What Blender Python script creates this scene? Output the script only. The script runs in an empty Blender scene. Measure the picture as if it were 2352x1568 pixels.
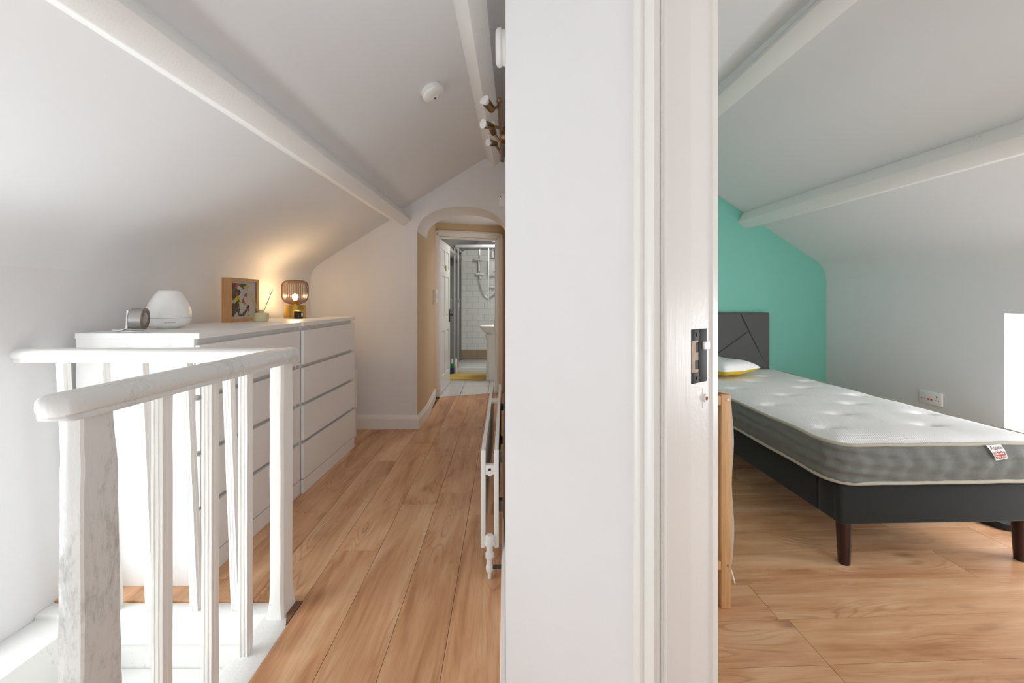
import bpy, bmesh, math, random
from mathutils import Vector, Matrix, noise
random.seed(7)
PI = math.pi
R = math.radians
sc = bpy.context.scene
col = sc.collection

# ------------------------------------------------------------------ camera
cam_d = bpy.data.cameras.new('camera')
cam_d.sensor_width = 36.0
cam_d.lens = 991 * 36.0 / 2352
cam_d.shift_x = -9 / 2352
cam_d.shift_y = -97 / 2352
cam_d.clip_start = 0.02
cam = bpy.data.objects.new('camera', cam_d)
cam.location = (0, 0, 1.132)
cam.rotation_euler = (R(90), 0, 0)
col.objects.link(cam)
sc.camera = cam

# ------------------------------------------------------------------ world, lights, exposure
w = bpy.data.worlds.new('world'); sc.world = w
w.use_nodes = True
w.node_tree.nodes['Background'].inputs[0].default_value = (0.86, 0.93, 1.0, 1)
w.node_tree.nodes['Background'].inputs[1].default_value = 1.0
sc.view_settings.view_transform = 'Standard'
sc.view_settings.look = 'None'
sc.view_settings.exposure = 0.0
sc.view_settings.gamma = 1.0
sc.view_settings.use_curve_mapping = False


def area(name, loc, target, sx, sy, power, color=(1, 1, 1), spread=180):
    d = bpy.data.lights.new(name, 'AREA')
    d.shape = 'RECTANGLE'; d.size = sx; d.size_y = sy; d.energy = power; d.color = color
    d.spread = R(spread)
    o = bpy.data.objects.new(name, d); col.objects.link(o)
    o.location = loc
    o.rotation_euler = (Vector(target) - Vector(loc)).to_track_quat('-Z', 'Y').to_euler()
    return o


sc.cycles.max_bounces = 14
sc.cycles.diffuse_bounces = 9
sc.cycles.transparent_max_bounces = 16
# daylight through the low window over the stairs (left, out of frame)
area('stair_window_light', (-2.02, 0.95, 0.62), (-1.0, 1.12, 0.62), 0.95, 0.95, 19.5, (0.915, 0.96, 1.0))
# added fill low in the stairwell, aimed up to lift the sloping ceiling
area('stairwell_fill', (-1.22, -0.50, -1.42), (-1.15, 0.2, 1.5), 0.6, 1.4, 40, (0.915, 0.96, 1.0))
# unseen fill added behind the camera to brighten the landing
area('rear_fill', (0.60, -1.58, 1.40), (-0.7, 2.6, 1.6), 0.9, 1.3, 11.5, (0.92, 0.962, 1.0))
# added light in an invented side opening, brightens the lobby past the arch
area('lobby_fill', (0.03, 4.60, 1.15), (-1.0, 4.60, 1.1), 0.6, 1.6, 3.2, (0.98, 0.98, 1.0))
# daylight through the low bedroom window (right, at the frame's edge)
area('bedroom_window_light', (3.36, 1.72, 0.72), (2.0, 1.9, 0.66), 1.1, 0.75, 42, (0.97, 0.975, 1.0))
# fill added at the bedroom's rear, with no window behind it
area('bedroom_fill', (2.1, -0.40, 0.95), (1.9, 2.4, 1.35), 1.2, 1.0, 14, (0.96, 0.965, 1.0), 120)
# made-up light near the bathroom ceiling, brightens the room
area('bathroom_fill', (-0.15, 6.1, 2.15), (-0.6, 6.6, 0.3), 0.5, 0.5, 15, (1.0, 0.98, 0.96))

# ------------------------------------------------------------------ materials


def lin(c):
    return tuple(((v / 255) / 12.92 if v / 255 <= 0.04045 else ((v / 255 + 0.055) / 1.055) ** 2.4) for v in c) + (1,)


class NT:
    def __init__(s, name, rough=0.5, base=(200, 200, 200), metal=0.0, spec=0.5):
        s.m = bpy.data.materials.new(name); s.m.use_nodes = True
        s.t = s.m.node_tree; s.n = s.t.nodes; s.l = s.t.links
        s.b = s.n['Principled BSDF']
        s.b.inputs['Base Color'].default_value = lin(base)
        s.b.inputs['Roughness'].default_value = rough
        s.b.inputs['Metallic'].default_value = metal
        s.b.inputs['Specular IOR Level'].default_value = spec

    def add(s, typ, **kw):
        x = s.n.new(typ)
        for k, v in kw.items():
            if k.startswith('i_'):
                x.inputs[k[2:].replace('_', ' ')].default_value = v
            else:
                setattr(x, k, v)
        return x

    def link(s, a, b):
        s.l.new(a, b)

    def coords(s, scale=(1, 1, 1), offset_random=False):
        tc = s.add('ShaderNodeTexCoord')
        mp = s.add('ShaderNodeMapping')
        mp.inputs['Scale'].default_value = scale
        src = tc.outputs['Object']
        if offset_random:
            oi = s.add('ShaderNodeObjectInfo')
            mu = s.add('ShaderNodeMath', operation='MULTIPLY'); mu.inputs[1].default_value = 37.0
            s.link(oi.outputs['Random'], mu.inputs[0])
            cb = s.add('ShaderNodeCombineXYZ')
            s.link(mu.outputs[0], cb.inputs[0]); s.link(mu.outputs[0], cb.inputs[1]); s.link(mu.outputs[0], cb.inputs[2])
            va = s.add('ShaderNodeVectorMath', operation='ADD')
            s.link(src, va.inputs[0]); s.link(cb.outputs[0], va.inputs[1])
            src = va.outputs[0]
        s.link(src, mp.inputs['Vector'])
        return mp.outputs[0]

    def noise(s, vec, scale, detail=3, rough=0.5, dist=0.0):
        x = s.add('ShaderNodeTexNoise')
        x.inputs['Scale'].default_value = scale; x.inputs['Detail'].default_value = detail
        x.inputs['Roughness'].default_value = rough; x.inputs['Distortion'].default_value = dist
        s.link(vec, x.inputs['Vector'])
        return x.outputs[0]

    def ramp(s, fac, stops, interp='LINEAR'):
        x = s.add('ShaderNodeValToRGB'); x.color_ramp.interpolation = interp
        e = x.color_ramp.elements
        while len(e) < len(stops):
            e.new(0.5)
        for i, (p, c) in enumerate(stops):
            e[i].position = p; e[i].color = c if len(c) == 4 else tuple(c) + (1,)
        s.link(fac, x.inputs[0])
        return x.outputs[0]

    def bump(s, height, strength=0.2, dist=0.01, prev=None):
        x = s.add('ShaderNodeBump'); x.inputs['Strength'].default_value = strength; x.inputs['Distance'].default_value = dist
        s.link(height, x.inputs['Height'])
        if prev is not None:
            s.link(prev, x.inputs['Normal'])
        s.link(x.outputs[0], s.b.inputs['Normal'])
        return x.outputs[0]

    def mix(s, fac, a, b, blend='MIX'):
        x = s.add('ShaderNodeMix', data_type='RGBA', blend_type=blend)
        if isinstance(fac, float):
            x.inputs[0].default_value = fac
        else:
            s.link(fac, x.inputs[0])
        for v, i in ((a, 6), (b, 7)):
            if isinstance(v, tuple):
                x.inputs[i].default_value = v
            else:
                s.link(v, x.inputs[i])
        return x.outputs[2]

    def base(s, out):
        s.link(out, s.b.inputs['Base Color'])


def plain(name, c, rough=0.5, metal=0.0, bump=0.0, bscale=40, spec=0.5, vary=0.03):
    n = NT(name, rough, c, metal, spec)
    v = n.coords()
    f = n.noise(v, bscale * 0.2, 3)
    lc = lin(c)
    a = tuple(min(1, x * (1 - vary)) for x in lc[:3]) + (1,)
    b = tuple(min(1, x * (1 + vary)) for x in lc[:3]) + (1,)
    n.base(n.mix(f, a, b))
    if bump:
        n.bump(n.noise(v, bscale, 4), bump, 0.004)
    return n.m


M = {}
M['wall'] = plain('matt_white_wall', (229, 229, 230), 0.75, bump=0.12, bscale=60, spec=0.3, vary=0.012)
M['slope'] = plain('matt_white_slope', (228, 229, 230), 0.8, bump=0.10, bscale=25, spec=0.25, vary=0.012)
M['green'] = plain('sea_green_wall', (128, 197, 179), 0.7, bump=0.1, bscale=60, spec=0.3, vary=0.015)
M['tan'] = plain('tan_wall', (208, 185, 151), 0.75, bump=0.1, bscale=60, spec=0.3, vary=0.03)
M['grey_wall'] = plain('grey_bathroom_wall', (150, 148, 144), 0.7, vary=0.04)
M['gloss'] = plain('white_gloss_paint', (236, 235, 231), 0.32, bump=0.12, bscale=90, vary=0.012)
M['chest'] = plain('white_foil', (238, 238, 237), 0.38, vary=0.008)
M['chest_in'] = plain('white_foil_recess', (226, 225, 223), 0.45, vary=0.01)
M['plastic'] = plain('white_plastic', (242, 242, 240), 0.35, vary=0.01)
M['plastic2'] = plain('soft_white_plastic', (232, 231, 228), 0.42, vary=0.01)
M['black'] = plain('black_plastic', (20, 20, 21), 0.6)
M['darkgap'] = plain('dark_gap', (60, 58, 55), 0.8)
M['chrome'] = plain('polished_chrome', (225, 226, 228), 0.12, 1.0)
M['satin'] = plain('satin_silver_trim', (208, 209, 210), 0.3, 0.3)
M['taupe'] = plain('taupe_metal_ring', (128, 116, 104), 0.35, 0.8)
M['steel'] = plain('brushed_steel', (180, 178, 174), 0.33, 1.0, bump=0.05, bscale=200)
M['brass'] = plain('brushed_brass', (206, 172, 92), 0.32, 1.0, bump=0.04, bscale=150)
M['bronze'] = plain('antique_brass', (128, 102, 74), 0.35, 1.0, vary=0.15)
M['ceramic'] = plain('white_ceramic', (240, 240, 238), 0.12, vary=0.008)
M['tile'] = plain('glazed_white_tile', (232, 231, 228), 0.15, vary=0.02)
M['grout'] = plain('pale_grout', (168, 165, 160), 0.8)
M['tantile'] = plain('brown_stone_tile', (168, 142, 116), 0.5, vary=0.15, bscale=60)
M['floortile'] = plain('white_floor_tile', (214, 214, 212), 0.22, vary=0.02)
M['mat'] = plain('mustard_pile', (222, 186, 104), 0.95, bump=1.0, bscale=260, vary=0.25)
M['green_plastic'] = plain('green_plastic', (20, 130, 70), 0.4)
M['blue_plastic'] = plain('blue_plastic', (30, 60, 110), 0.4)
M['purple'] = plain('purple_plastic', (70, 50, 100), 0.4)
M['towel'] = plain('white_towel', (226, 224, 220), 0.95, bump=0.8, bscale=300)
M['tray'] = plain('shower_tray', (232, 232, 230), 0.25)
M['charcoal_leg'] = plain('dark_stained_leg', (48, 22, 18), 0.28, vary=0.35, bscale=60)
M['amber_wax'] = plain('pale_amber_glass', (222, 214, 172), 0.15, vary=0.05)
M['reed'] = plain('natural_reed', (206, 172, 120), 0.7)
M['jar'] = plain('dark_jar_glass', (44, 22, 20), 0.12)
M['paper'] = plain('white_paper', (236, 234, 230), 0.8)
M['red_led'] = plain('red_switch', (235, 70, 60), 0.3)
M['yellow_cloth'] = plain('mustard_fabric', (214, 182, 30), 0.9, bump=0.4, bscale=300)
M['white_cloth'] = plain('white_cotton', (234, 233, 232), 0.9, bump=0.25, bscale=60)
M['beige_cloth'] = plain('beige_canvas', (196, 190, 176), 0.92, bump=0.6, bscale=260, vary=0.05)
M['piping'] = plain('cream_piping', (176, 174, 158), 0.85, bump=0.4, bscale=300)
M['rail_dark'] = plain('dark_rubber', (60, 54, 48), 0.6)
M['blue_print'] = plain('navy_print', (52, 60, 104), 0.7)
M['red_print'] = plain('red_print', (196, 84, 72), 0.7)
M['bare_wood'] = plain('bare_chipped_wood', (120, 86, 58), 0.8, bump=0.5, bscale=120, vary=0.3)


def worn_paint(name, amount, base=(216, 216, 213)):
    n = NT(name, 0.42, base)
    v = n.coords((1, 1, 0.3))
    big = n.noise(v, 9, 4, 0.6)
    fine = n.noise(v, 90, 8, 0.8)
    msk = n.ramp(n.add('ShaderNodeMath', operation='MULTIPLY').outputs[0], [(0, (0, 0, 0)), (1, (1, 1, 1))])
    mul = [x for x in n.n if x.type == 'MATH'][0]
    n.link(big, mul.inputs[0]); n.link(fine, mul.inputs[1])
    r = [x for x in n.n if x.type == 'VALTORGB'][0]
    r.color_ramp.elements[0].position = 0.36 - amount * 0.16
    r.color_ramp.elements[1].position = 0.50
    dirt = tuple(x * 0.40 for x in lin(base)[:3]) + (1,)
    n.base(n.mix(msk, lin(base), dirt))
    b1 = n.bump(n.noise(v, 26, 5, 0.6), 0.35, 0.004)
    n.bump(n.noise(v, 150, 3, 0.6), 0.25, 0.0015, b1)
    return n.m


M['worn'] = worn_paint('worn_white_paint', 0.55)
M['worn_little'] = worn_paint('painted_timber', 0.0, (234, 234, 231))


def brushed_paint():
    n = NT('brushed_white_gloss', 0.34, (232, 230, 226))
    v = n.coords((1, 1, 0.02))
    n.bump(n.noise(v, 520, 3, 0.6), 0.22, 0.001)
    return n.m


M['brushed'] = brushed_paint()


def wood_floor():
    n = NT('oak_laminate', 0.36, (190, 138, 98))
    v = n.coords((1, 1, 1), True)

    def mapped(sx, sy):
        mp = n.add('ShaderNodeMapping'); mp.inputs['Scale'].default_value = (sx, sy, 1); n.link(v, mp.inputs['Vector']); return mp.outputs[0]
    big = n.noise(mapped(1.2, 6.0), 1.6, 3, 0.55, 0.6)
    str_ = n.noise(mapped(0.8, 26), 2.2, 4, 0.6, 0.2)
    mxx = n.add('ShaderNodeMath', operation='MULTIPLY_ADD'); mxx.inputs[1].default_value = 0.26
    n.link(str_, mxx.inputs[0])
    mx2 = n.add('ShaderNodeMath', operation='MULTIPLY'); mx2.inputs[1].default_value = 0.74; n.link(big, mx2.inputs[0]); n.link(mx2.outputs[0], mxx.inputs[2])
    c1 = n.ramp(mxx.outputs[0], [(0.36, lin((182, 130, 90))), (0.45, lin((206, 155, 113))), (0.54, lin((217, 170, 129))), (0.65, lin((230, 190, 150)))])
    # cathedral contour grain
    cn = n.noise(mapped(0.9, 5.5), 1.5, 1, 0.4, 0.25)
    mu = n.add('ShaderNodeMath', operation='MULTIPLY'); mu.inputs[1].default_value = 120
    n.link(cn, mu.inputs[0])
    si = n.add('ShaderNodeMath', operation='SINE'); n.link(mu.outputs[0], si.inputs[0])
    line = n.ramp(si.outputs[0], [(0.35, (0, 0, 0)), (1.0, (1, 1, 1))])
    patch = n.ramp(n.noise(mapped(1.2, 4), 2.2, 2), [(0.48, (0, 0, 0)), (0.66, (1, 1, 1))])
    ml = n.mix(1.0, line, patch, 'MULTIPLY')
    ms = n.add('ShaderNodeMath', operation='MULTIPLY'); ms.inputs[1].default_value = 0.38; n.link(ml, ms.inputs[0])
    c2 = n.mix(ms.outputs[0], c1, lin((142, 94, 62)))
    # fine pores
    fine = n.ramp(n.noise(mapped(3, 110), 3.2, 4, 0.7), [(0.42, (0, 0, 0)), (0.75, (1, 1, 1))])
    fs = n.add('ShaderNodeMath', operation='MULTIPLY'); fs.inputs[1].default_value = 0.28; n.link(fine, fs.inputs[0])
    c3 = n.mix(fs.outputs[0], c2, lin((150, 104, 70)))
    # knots
    vo = n.add('ShaderNodeTexVoronoi'); vo.inputs['Scale'].default_value = 1.0; n.link(mapped(2.0, 5.0), vo.inputs['Vector'])
    kn = n.ramp(vo.outputs['Distance'], [(0.02, (1, 1, 1)), (0.13, (0, 0, 0))])
    ks = n.add('ShaderNodeMath', operation='MULTIPLY'); ks.inputs[1].default_value = 0.6; n.link(kn, ks.inputs[0])
    c4 = n.mix(ks.outputs[0], c3, lin((122, 82, 56)))
    # plank to plank tone
    oi = n.add('ShaderNodeObjectInfo')
    hv = n.add('ShaderNodeHueSaturation')
    mr = n.add('ShaderNodeMapRange'); mr.inputs[3].default_value = 0.93; mr.inputs[4].default_value = 1.06
    n.link(oi.outputs['Random'], mr.inputs[0]); n.link(mr.outputs[0], hv.inputs['Value']); n.link(c4, hv.inputs['Color'])
    n.base(hv.outputs[0])
    n.bump(n.noise(mapped(3, 110), 3.2, 4, 0.7), 0.06, 0.001)
    return n.m


M['oak'] = wood_floor()


def small_wood(name, a, b, sc_=(3, 60, 60)):
    n = NT(name, 0.5, a)
    v = n.coords(sc_)
    n.base(n.ramp(n.noise(v, 2.5, 5, 0.6, 0.3), [(0.3, lin(a)), (0.7, lin(b))]))
    n.bump(n.noise(v, 4, 4), 0.08, 0.001)
    return n.m


M['frame_wood'] = small_wood('oak_frame', (184, 134, 84), (206, 156, 104), (60, 60, 4))
M['pine'] = small_wood('beech_bar', (204, 158, 108), (222, 180, 132), (50, 50, 3))


def fabric(name, c, scale=420, vary=0.25, bump=0.4, rough=0.95):
    n = NT(name, rough, c, spec=0.2)
    v = n.coords()
    f = n.noise(v, scale, 2, 0.6)
    g = n.noise(v, 6, 3)
    lc = lin(c)
    a = tuple(x * (1 - vary) for x in lc[:3]) + (1,); b = tuple(min(1, x * (1 + vary)) for x in lc[:3]) + (1,)
    c1 = n.mix(f, a, b)
    n.base(c1)
    n.bump(f, bump, 0.001)
    n.b.inputs['Sheen Weight'].default_value = 0.12
    return n.m


M['headboard'] = fabric('charcoal_weave', (92, 92, 90))
M['bedbase'] = fabric('dark_charcoal_weave', (40, 44, 43))
M['mat_side'] = fabric('grey_mattress_border', (136, 138, 134), 260, 0.12, 0.3)


def mattress_top():
    n = NT('knitted_mattress_top', 0.85, (238, 237, 236), spec=0.25)
    tc = n.add('ShaderNodeTexCoord')
    mp = n.add('ShaderNodeMapping'); mp.inputs['Rotation'].default_value = (0, 0, R(28)); n.link(tc.outputs['Object'], mp.inputs['Vector'])
    wv = n.add('ShaderNodeTexWave'); wv.inputs['Scale'].default_value = 42; wv.inputs['Distortion'].default_value = 1.0
    n.link(mp.outputs[0], wv.inputs['Vector'])
    n.bump(wv.outputs[1], 0.22, 0.002)
    return n.m


M['mat_top'] = mattress_top()


def quilt_side():
    n = NT('quilted_border', 0.92, (134, 137, 134), spec=0.2)
    v = n.coords((1, 1, 1))
    f = n.noise(v, 300, 2, 0.6)
    n.base(n.mix(f, lin((98, 102, 99)), lin((130, 134, 130))))
    return n.m


M['quilt'] = quilt_side()


def print_art():
    n = NT('abstract_print', 0.6, (240, 240, 240))
    v = n.coords((1, 1, 1))
    no = n.add('ShaderNodeTexNoise'); no.inputs['Scale'].default_value = 22; no.inputs['Detail'].default_value = 2; n.link(v, no.inputs['Vector'])
    va = n.add('ShaderNodeVectorMath', operation='SCALE'); va.inputs[3].default_value = 0.055; n.link(no.outputs[1], va.inputs[0])
    vb = n.add('ShaderNodeVectorMath', operation='ADD'); n.link(v, vb.inputs[0]); n.link(va.outputs[0], vb.inputs[1])
    vo = n.add('ShaderNodeTexVoronoi'); vo.inputs['Scale'].default_value = 30; n.link(vb.outputs[0], vo.inputs['Vector'])
    bw = n.add('ShaderNodeSeparateColor'); n.link(vo.outputs['Color'], bw.inputs[0])
    c = n.ramp(bw.outputs[0], [(0.0, lin((238, 234, 226))), (0.20, lin((44, 46, 46))), (0.42, lin((236, 214, 40))),
                               (0.55, lin((214, 74, 56))), (0.72, lin((62, 78, 66))), (0.86, lin((238, 234, 226)))], 'CONSTANT')
    vd = n.add('ShaderNodeTexVoronoi', feature='DISTANCE_TO_EDGE'); vd.inputs['Scale'].default_value = 30; n.link(vb.outputs[0], vd.inputs['Vector'])
    ed = n.ramp(vd.outputs['Distance'], [(0.005, (1, 1, 1)), (0.02, (0, 0, 0))])
    n.base(n.mix(ed, c, lin((30, 30, 30))))
    return n.m


M['art'] = print_art()


def clear_glass(name, tint, gloss=0.08, edge=0.0, edge_tint=(0.5, 0.5, 0.5, 1)):
    m = bpy.data.materials.new(name); m.use_nodes = True
    nt = m.node_tree; nt.nodes.clear()
    out = nt.nodes.new('ShaderNodeOutputMaterial')
    tr = nt.nodes.new('ShaderNodeBsdfTransparent'); tr.inputs[0].default_value = tint
    gl = nt.nodes.new('ShaderNodeBsdfGlossy'); gl.inputs['Roughness'].default_value = 0.05
    fr = nt.nodes.new('ShaderNodeLayerWeight'); fr.inputs[0].default_value = 0.5
    mx = nt.nodes.new('ShaderNodeMixShader')
    pw = nt.nodes.new('ShaderNodeMath'); pw.operation = 'POWER'; pw.inputs[1].default_value = 5.0
    ml = nt.nodes.new('ShaderNodeMath'); ml.operation = 'MULTIPLY_ADD'; ml.inputs[1].default_value = gloss * 5; ml.inputs[2].default_value = gloss * 0.35
    nt.links.new(fr.outputs['Facing'], pw.inputs[0]); nt.links.new(pw.outputs[0], ml.inputs[0]); nt.links.new(ml.outputs[0], mx.inputs[0])
    nt.links.new(tr.outputs[0], mx.inputs[1]); nt.links.new(gl.outputs[0], mx.inputs[2]); nt.links.new(mx.outputs[0], out.inputs[0])
    if edge:
        lw = nt.nodes.new('ShaderNodeLayerWeight'); lw.inputs[0].default_value = 0.5
        rp = nt.nodes.new('ShaderNodeValToRGB')
        e = rp.color_ramp.elements
        e[0].position = 0.0; e[0].color = tint; e[1].position = 1.0; e[1].color = edge_tint
        k = e.new(edge); k.color = tuple((a + 2.2 * b) / 3.2 for a, b in zip(tint, edge_tint))
        nt.links.new(lw.outputs['Facing'], rp.inputs[0]); nt.links.new(rp.outputs[0], tr.inputs[0])
    return m


M['glass'] = clear_glass('clear_shower_glass', (0.97, 0.98, 0.975, 1), 0.04)
M['bulb_glass'] = clear_glass('clear_bulb_glass', (0.9, 0.9, 0.9, 1), 0.12)
M['amber_glass'] = clear_glass('smoked_ribbed_glass', (1.0, 0.95, 0.90, 1), 0.04, 0.20, (0.62, 0.47, 0.38, 1))


def emit(name, c, s):
    m = bpy.data.materials.new(name); m.use_nodes = True
    b = m.node_tree.nodes['Principled BSDF']
    b.inputs['Emission Color'].default_value = c; b.inputs['Emission Strength'].default_value = s
    b.inputs['Base Color'].default_value = c
    return m


M['bulb'] = emit('glowing_bulb', (1.0, 0.72, 0.36, 1), 30)
M['sky_pane'] = emit('bright_sky_pane', (0.95, 0.98, 1.0, 1), 4.0)

# ------------------------------------------------------------------ builders
WORLD = {}


class MB:
    def __init__(s):
        s.bm = bmesh.new()

    def _merge(s, t, mat=None):
        if mat is not None:
            bmesh.ops.transform(t, matrix=mat, verts=t.verts)
        me = bpy.data.meshes.new('tmp'); t.to_mesh(me); t.free()
        s.bm.from_mesh(me); bpy.data.meshes.remove(me)
        return s

    def box(s, x0, x1, y0, y1, z0, z1, bev=0.0, seg=2, mat=None):
        t = bmesh.new()
        bmesh.ops.create_cube(t, size=1)
        bmesh.ops.scale(t, vec=(abs(x1 - x0), abs(y1 - y0), abs(z1 - z0)), verts=t.verts)
        bmesh.ops.translate(t, vec=((x0 + x1) / 2, (y0 + y1) / 2, (z0 + z1) / 2), verts=t.verts)
        if bev:
            bmesh.ops.bevel(t, geom=list(t.edges), offset=bev, segments=seg, affect='EDGES', profile=0.5)
        return s._merge(t, mat)

    def cyl(s, p0, p1, r0, r1=None, n=20, caps=True):
        r1 = r0 if r1 is None else r1
        p0 = Vector(p0); p1 = Vector(p1); d = p1 - p0
        t = bmesh.new()
        bmesh.ops.create_cone(t, cap_ends=caps, segments=n, radius1=r0, radius2=r1, depth=d.length)
        q = d.to_track_quat('Z', 'Y').to_matrix().to_4x4()
        return s._merge(t, Matrix.Translation((p0 + p1) / 2) @ q)

    def lathe(s, prof, c=(0, 0, 0), n=32, axis=None, fn=None):
        """prof: (r,z) list; closed at the ends when r==0"""
        t = bmesh.new(); rings = []
        for (r, z) in prof:
            if r < 1e-6:
                rings.append([t.verts.new((0, 0, z))])
            else:
                rings.append([t.verts.new(((r * (fn(k / n * 2 * PI, z) if fn else 1)) * math.cos(2 * PI * k / n),
                                           (r * (fn(k / n * 2 * PI, z) if fn else 1)) * math.sin(2 * PI * k / n), z)) for k in range(n)])
        for a, b in zip(rings, rings[1:]):
            for k in range(n):
                k2 = (k + 1) % n
                if len(a) == 1 and len(b) == 1:
                    continue
                if len(a) == 1:
                    t.faces.new((a[0], b[k2], b[k])) if False else t.faces.new((a[0], b[k], b[k2]))
                elif len(b) == 1:
                    t.faces.new((a[k], b[0], a[k2]))
                else:
                    t.faces.new((a[k], b[k], b[k2], a[k2]))
        m = Matrix.Translation(c)
        if axis is not None:
            m = m @ Vector(axis).to_track_quat('Z', 'Y').to_matrix().to_4x4()
        bmesh.ops.recalc_face_normals(t, faces=t.faces)
        return s._merge(t, m)

    def prism(s, poly, z0, z1, bev=0.0, mat=None):
        t = bmesh.new()
        a = [t.verts.new((x, y, z0)) for x, y in poly]
        b = [t.verts.new((x, y, z1)) for x, y in poly]
        n = len(poly)
        t.faces.new(a[::-1]); t.faces.new(b)
        for k in range(n):
            t.faces.new((a[k], a[(k + 1) % n], b[(k + 1) % n], b[k]))
        bmesh.ops.recalc_face_normals(t, faces=t.faces)
        if bev:
            bmesh.ops.bevel(t, geom=list(t.edges), offset=bev, segments=2, affect='EDGES', profile=0.5)
        return s._merge(t, mat)

    def loft(s, rings, closed=True, caps=True):
        t = bmesh.new()
        rs = [[t.verts.new(p) for p in r] for r in rings]
        n = len(rs[0])
        for a, b in zip(rs, rs[1:]):
            for k in range(n if closed else n - 1):
                t.faces.new((a[k], a[(k + 1) % n], b[(k + 1) % n], b[k]))
        if caps and closed:
            t.faces.new(rs[0][::-1]); t.faces.new(rs[-1])
        if closed:
            bmesh.ops.recalc_face_normals(t, faces=t.faces)
        return s._merge(t)

    def tube(s, pts, r, n=10, caps=True, closed=False):
        pts = [Vector(p) for p in pts]
        rings = []
        N = len(pts)
        up = Vector((0, 0, 1))
        for i, p in enumerate(pts):
            if closed:
                d = (pts[(i + 1) % N] - pts[i - 1]).normalized()
            else:
                d = (pts[min(i + 1, N - 1)] - pts[max(i - 1, 0)]).normalized()
            a = d.cross(up)
            if a.length < 0.05:
                a = d.cross(Vector((1, 0, 0)))
            a.normalize(); b = d.cross(a).normalized()
            rr = r[i] if isinstance(r, (list, tuple)) else r
            rings.append([p + rr * (math.cos(2 * PI * k / n) * a + math.sin(2 * PI * k / n) * b) for k in range(n)])
        if closed:
            rings.append(rings[0])
        return s.loft(rings, True, caps and not closed)

    def build(s, name, mat, parent=None, smooth=35, at=None):
        """geometry given in world coordinates; children get coordinates relative to their parent"""
        if parent is not None:
            base = WORLD[parent.name]
        elif at is not None:
            base = Matrix.Translation(at)
        else:
            vs = [v.co for v in s.bm.verts]
            lo = [min(v[i] for v in vs) for i in range(3)]; hi = [max(v[i] for v in vs) for i in range(3)]
            base = Matrix.Translation(((lo[0] + hi[0]) / 2, (lo[1] + hi[1]) / 2, lo[2]))
        bmesh.ops.transform(s.bm, matrix=base.inverted(), verts=s.bm.verts)
        me = bpy.data.meshes.new(name)
        s.bm.to_mesh(me); s.bm.free()
        me.materials.append(M[mat] if isinstance(mat, str) else mat)
        if smooth:
            me.shade_smooth(); me.set_sharp_from_angle(angle=R(smooth))
        o = bpy.data.objects.new(name, me); col.objects.link(o)
        if parent is not None:
            o.parent = parent
        else:
            o.matrix_world = base
        WORLD[o.name] = base
        return o


def tag(o, label, cat, group=None):
    o['label'] = label; o['category'] = cat
    if group:
        o['group'] = group
    return o


def thing(name, label, cat, loc, group=None, mat=None):
    o = bpy.data.objects.new(name, None); col.objects.link(o)
    o.empty_display_size = 0.05
    m = mat if mat is not None else Matrix.Translation(loc)
    o.matrix_world = m
    WORLD[o.name] = m.copy()
    return tag(o, label, cat, group)


def struct(o):
    o['kind'] = 'structure'
    return o


def clone(o, mat, label=None):
    """copy a top-level thing with its parts and their sub-parts"""
    c = o.copy(); col.objects.link(c)
    c.matrix_world = mat @ WORLD[o.name]
    WORLD[c.name] = mat @ WORLD[o.name]
    if label:
        c['label'] = label
    for ch in [x for x in col.objects if x.parent == o]:
        d = ch.copy(); d.parent = c; col.objects.link(d); WORLD[d.name] = WORLD[c.name]
        for g in [x for x in col.objects if x.parent == ch]:
            e = g.copy(); e.parent = d; col.objects.link(e)
    return c


def px(x, y, Y):
    return Vector(((x - 1185) / 991 * Y, Y, 1.132 - (y - 687) / 991 * Y))


def clip_poly(poly, region):
    """Sutherland-Hodgman; region convex, counter-clockwise"""
    out = list(poly)
    for i in range(len(region)):
        a = region[i]; b = region[(i + 1) % len(region)]
        inp = out; out = []
        if not inp:
            return []

        def side(p):
            return (b[0] - a[0]) * (p[1] - a[1]) - (b[1] - a[1]) * (p[0] - a[0])
        for j in range(len(inp)):
            p = inp[j]; q = inp[(j + 1) % len(inp)]
            sp, sq = side(p), side(q)
            if sp >= 0:
                out.append(p)
            if (sp >= 0) != (sq >= 0):
                t = sp / (sp - sq)
                out.append((p[0] + t * (q[0] - p[0]), p[1] + t * (q[1] - p[1])))
    return out


def area2(poly):
    return abs(sum(poly[i][0] * poly[(i + 1) % len(poly)][1] - poly[(i + 1) % len(poly)][0] * poly[i][1] for i in range(len(poly)))) / 2


# ------------------------------------------------------------------ room shell: landing
def div_x(Y):               # landing face of the dividing wall
    return -0.0251 - 0.026 * (Y - 1.083)


YE = 3.777                  # end wall with the arch
YG = 3.80                   # green wall
J = Vector((0.2434, 0.72)); A_ = Vector((-0.595, 0.804)); B_ = Vector((0.804, 0.595))
E_ = J + 0.4513 * A_

# slope on the left (knee wall, curve, slope up to the upper purlin, flat collar ceiling)
prof_l = [(-1.735, -1.6), (-1.735, 0.0), (-1.775, 0.5), (-1.795, 0.9), (-1.803, 1.25), (-1.796, 1.33), (-1.775, 1.385), (-1.735, 1.43), (-1.68, 1.468),
          (-1.62, 1.507), (-1.098, 1.829), (-0.991, 1.921), (-0.263, 2.369), (-0.11, 2.463), (0.02, 2.48)]


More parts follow.
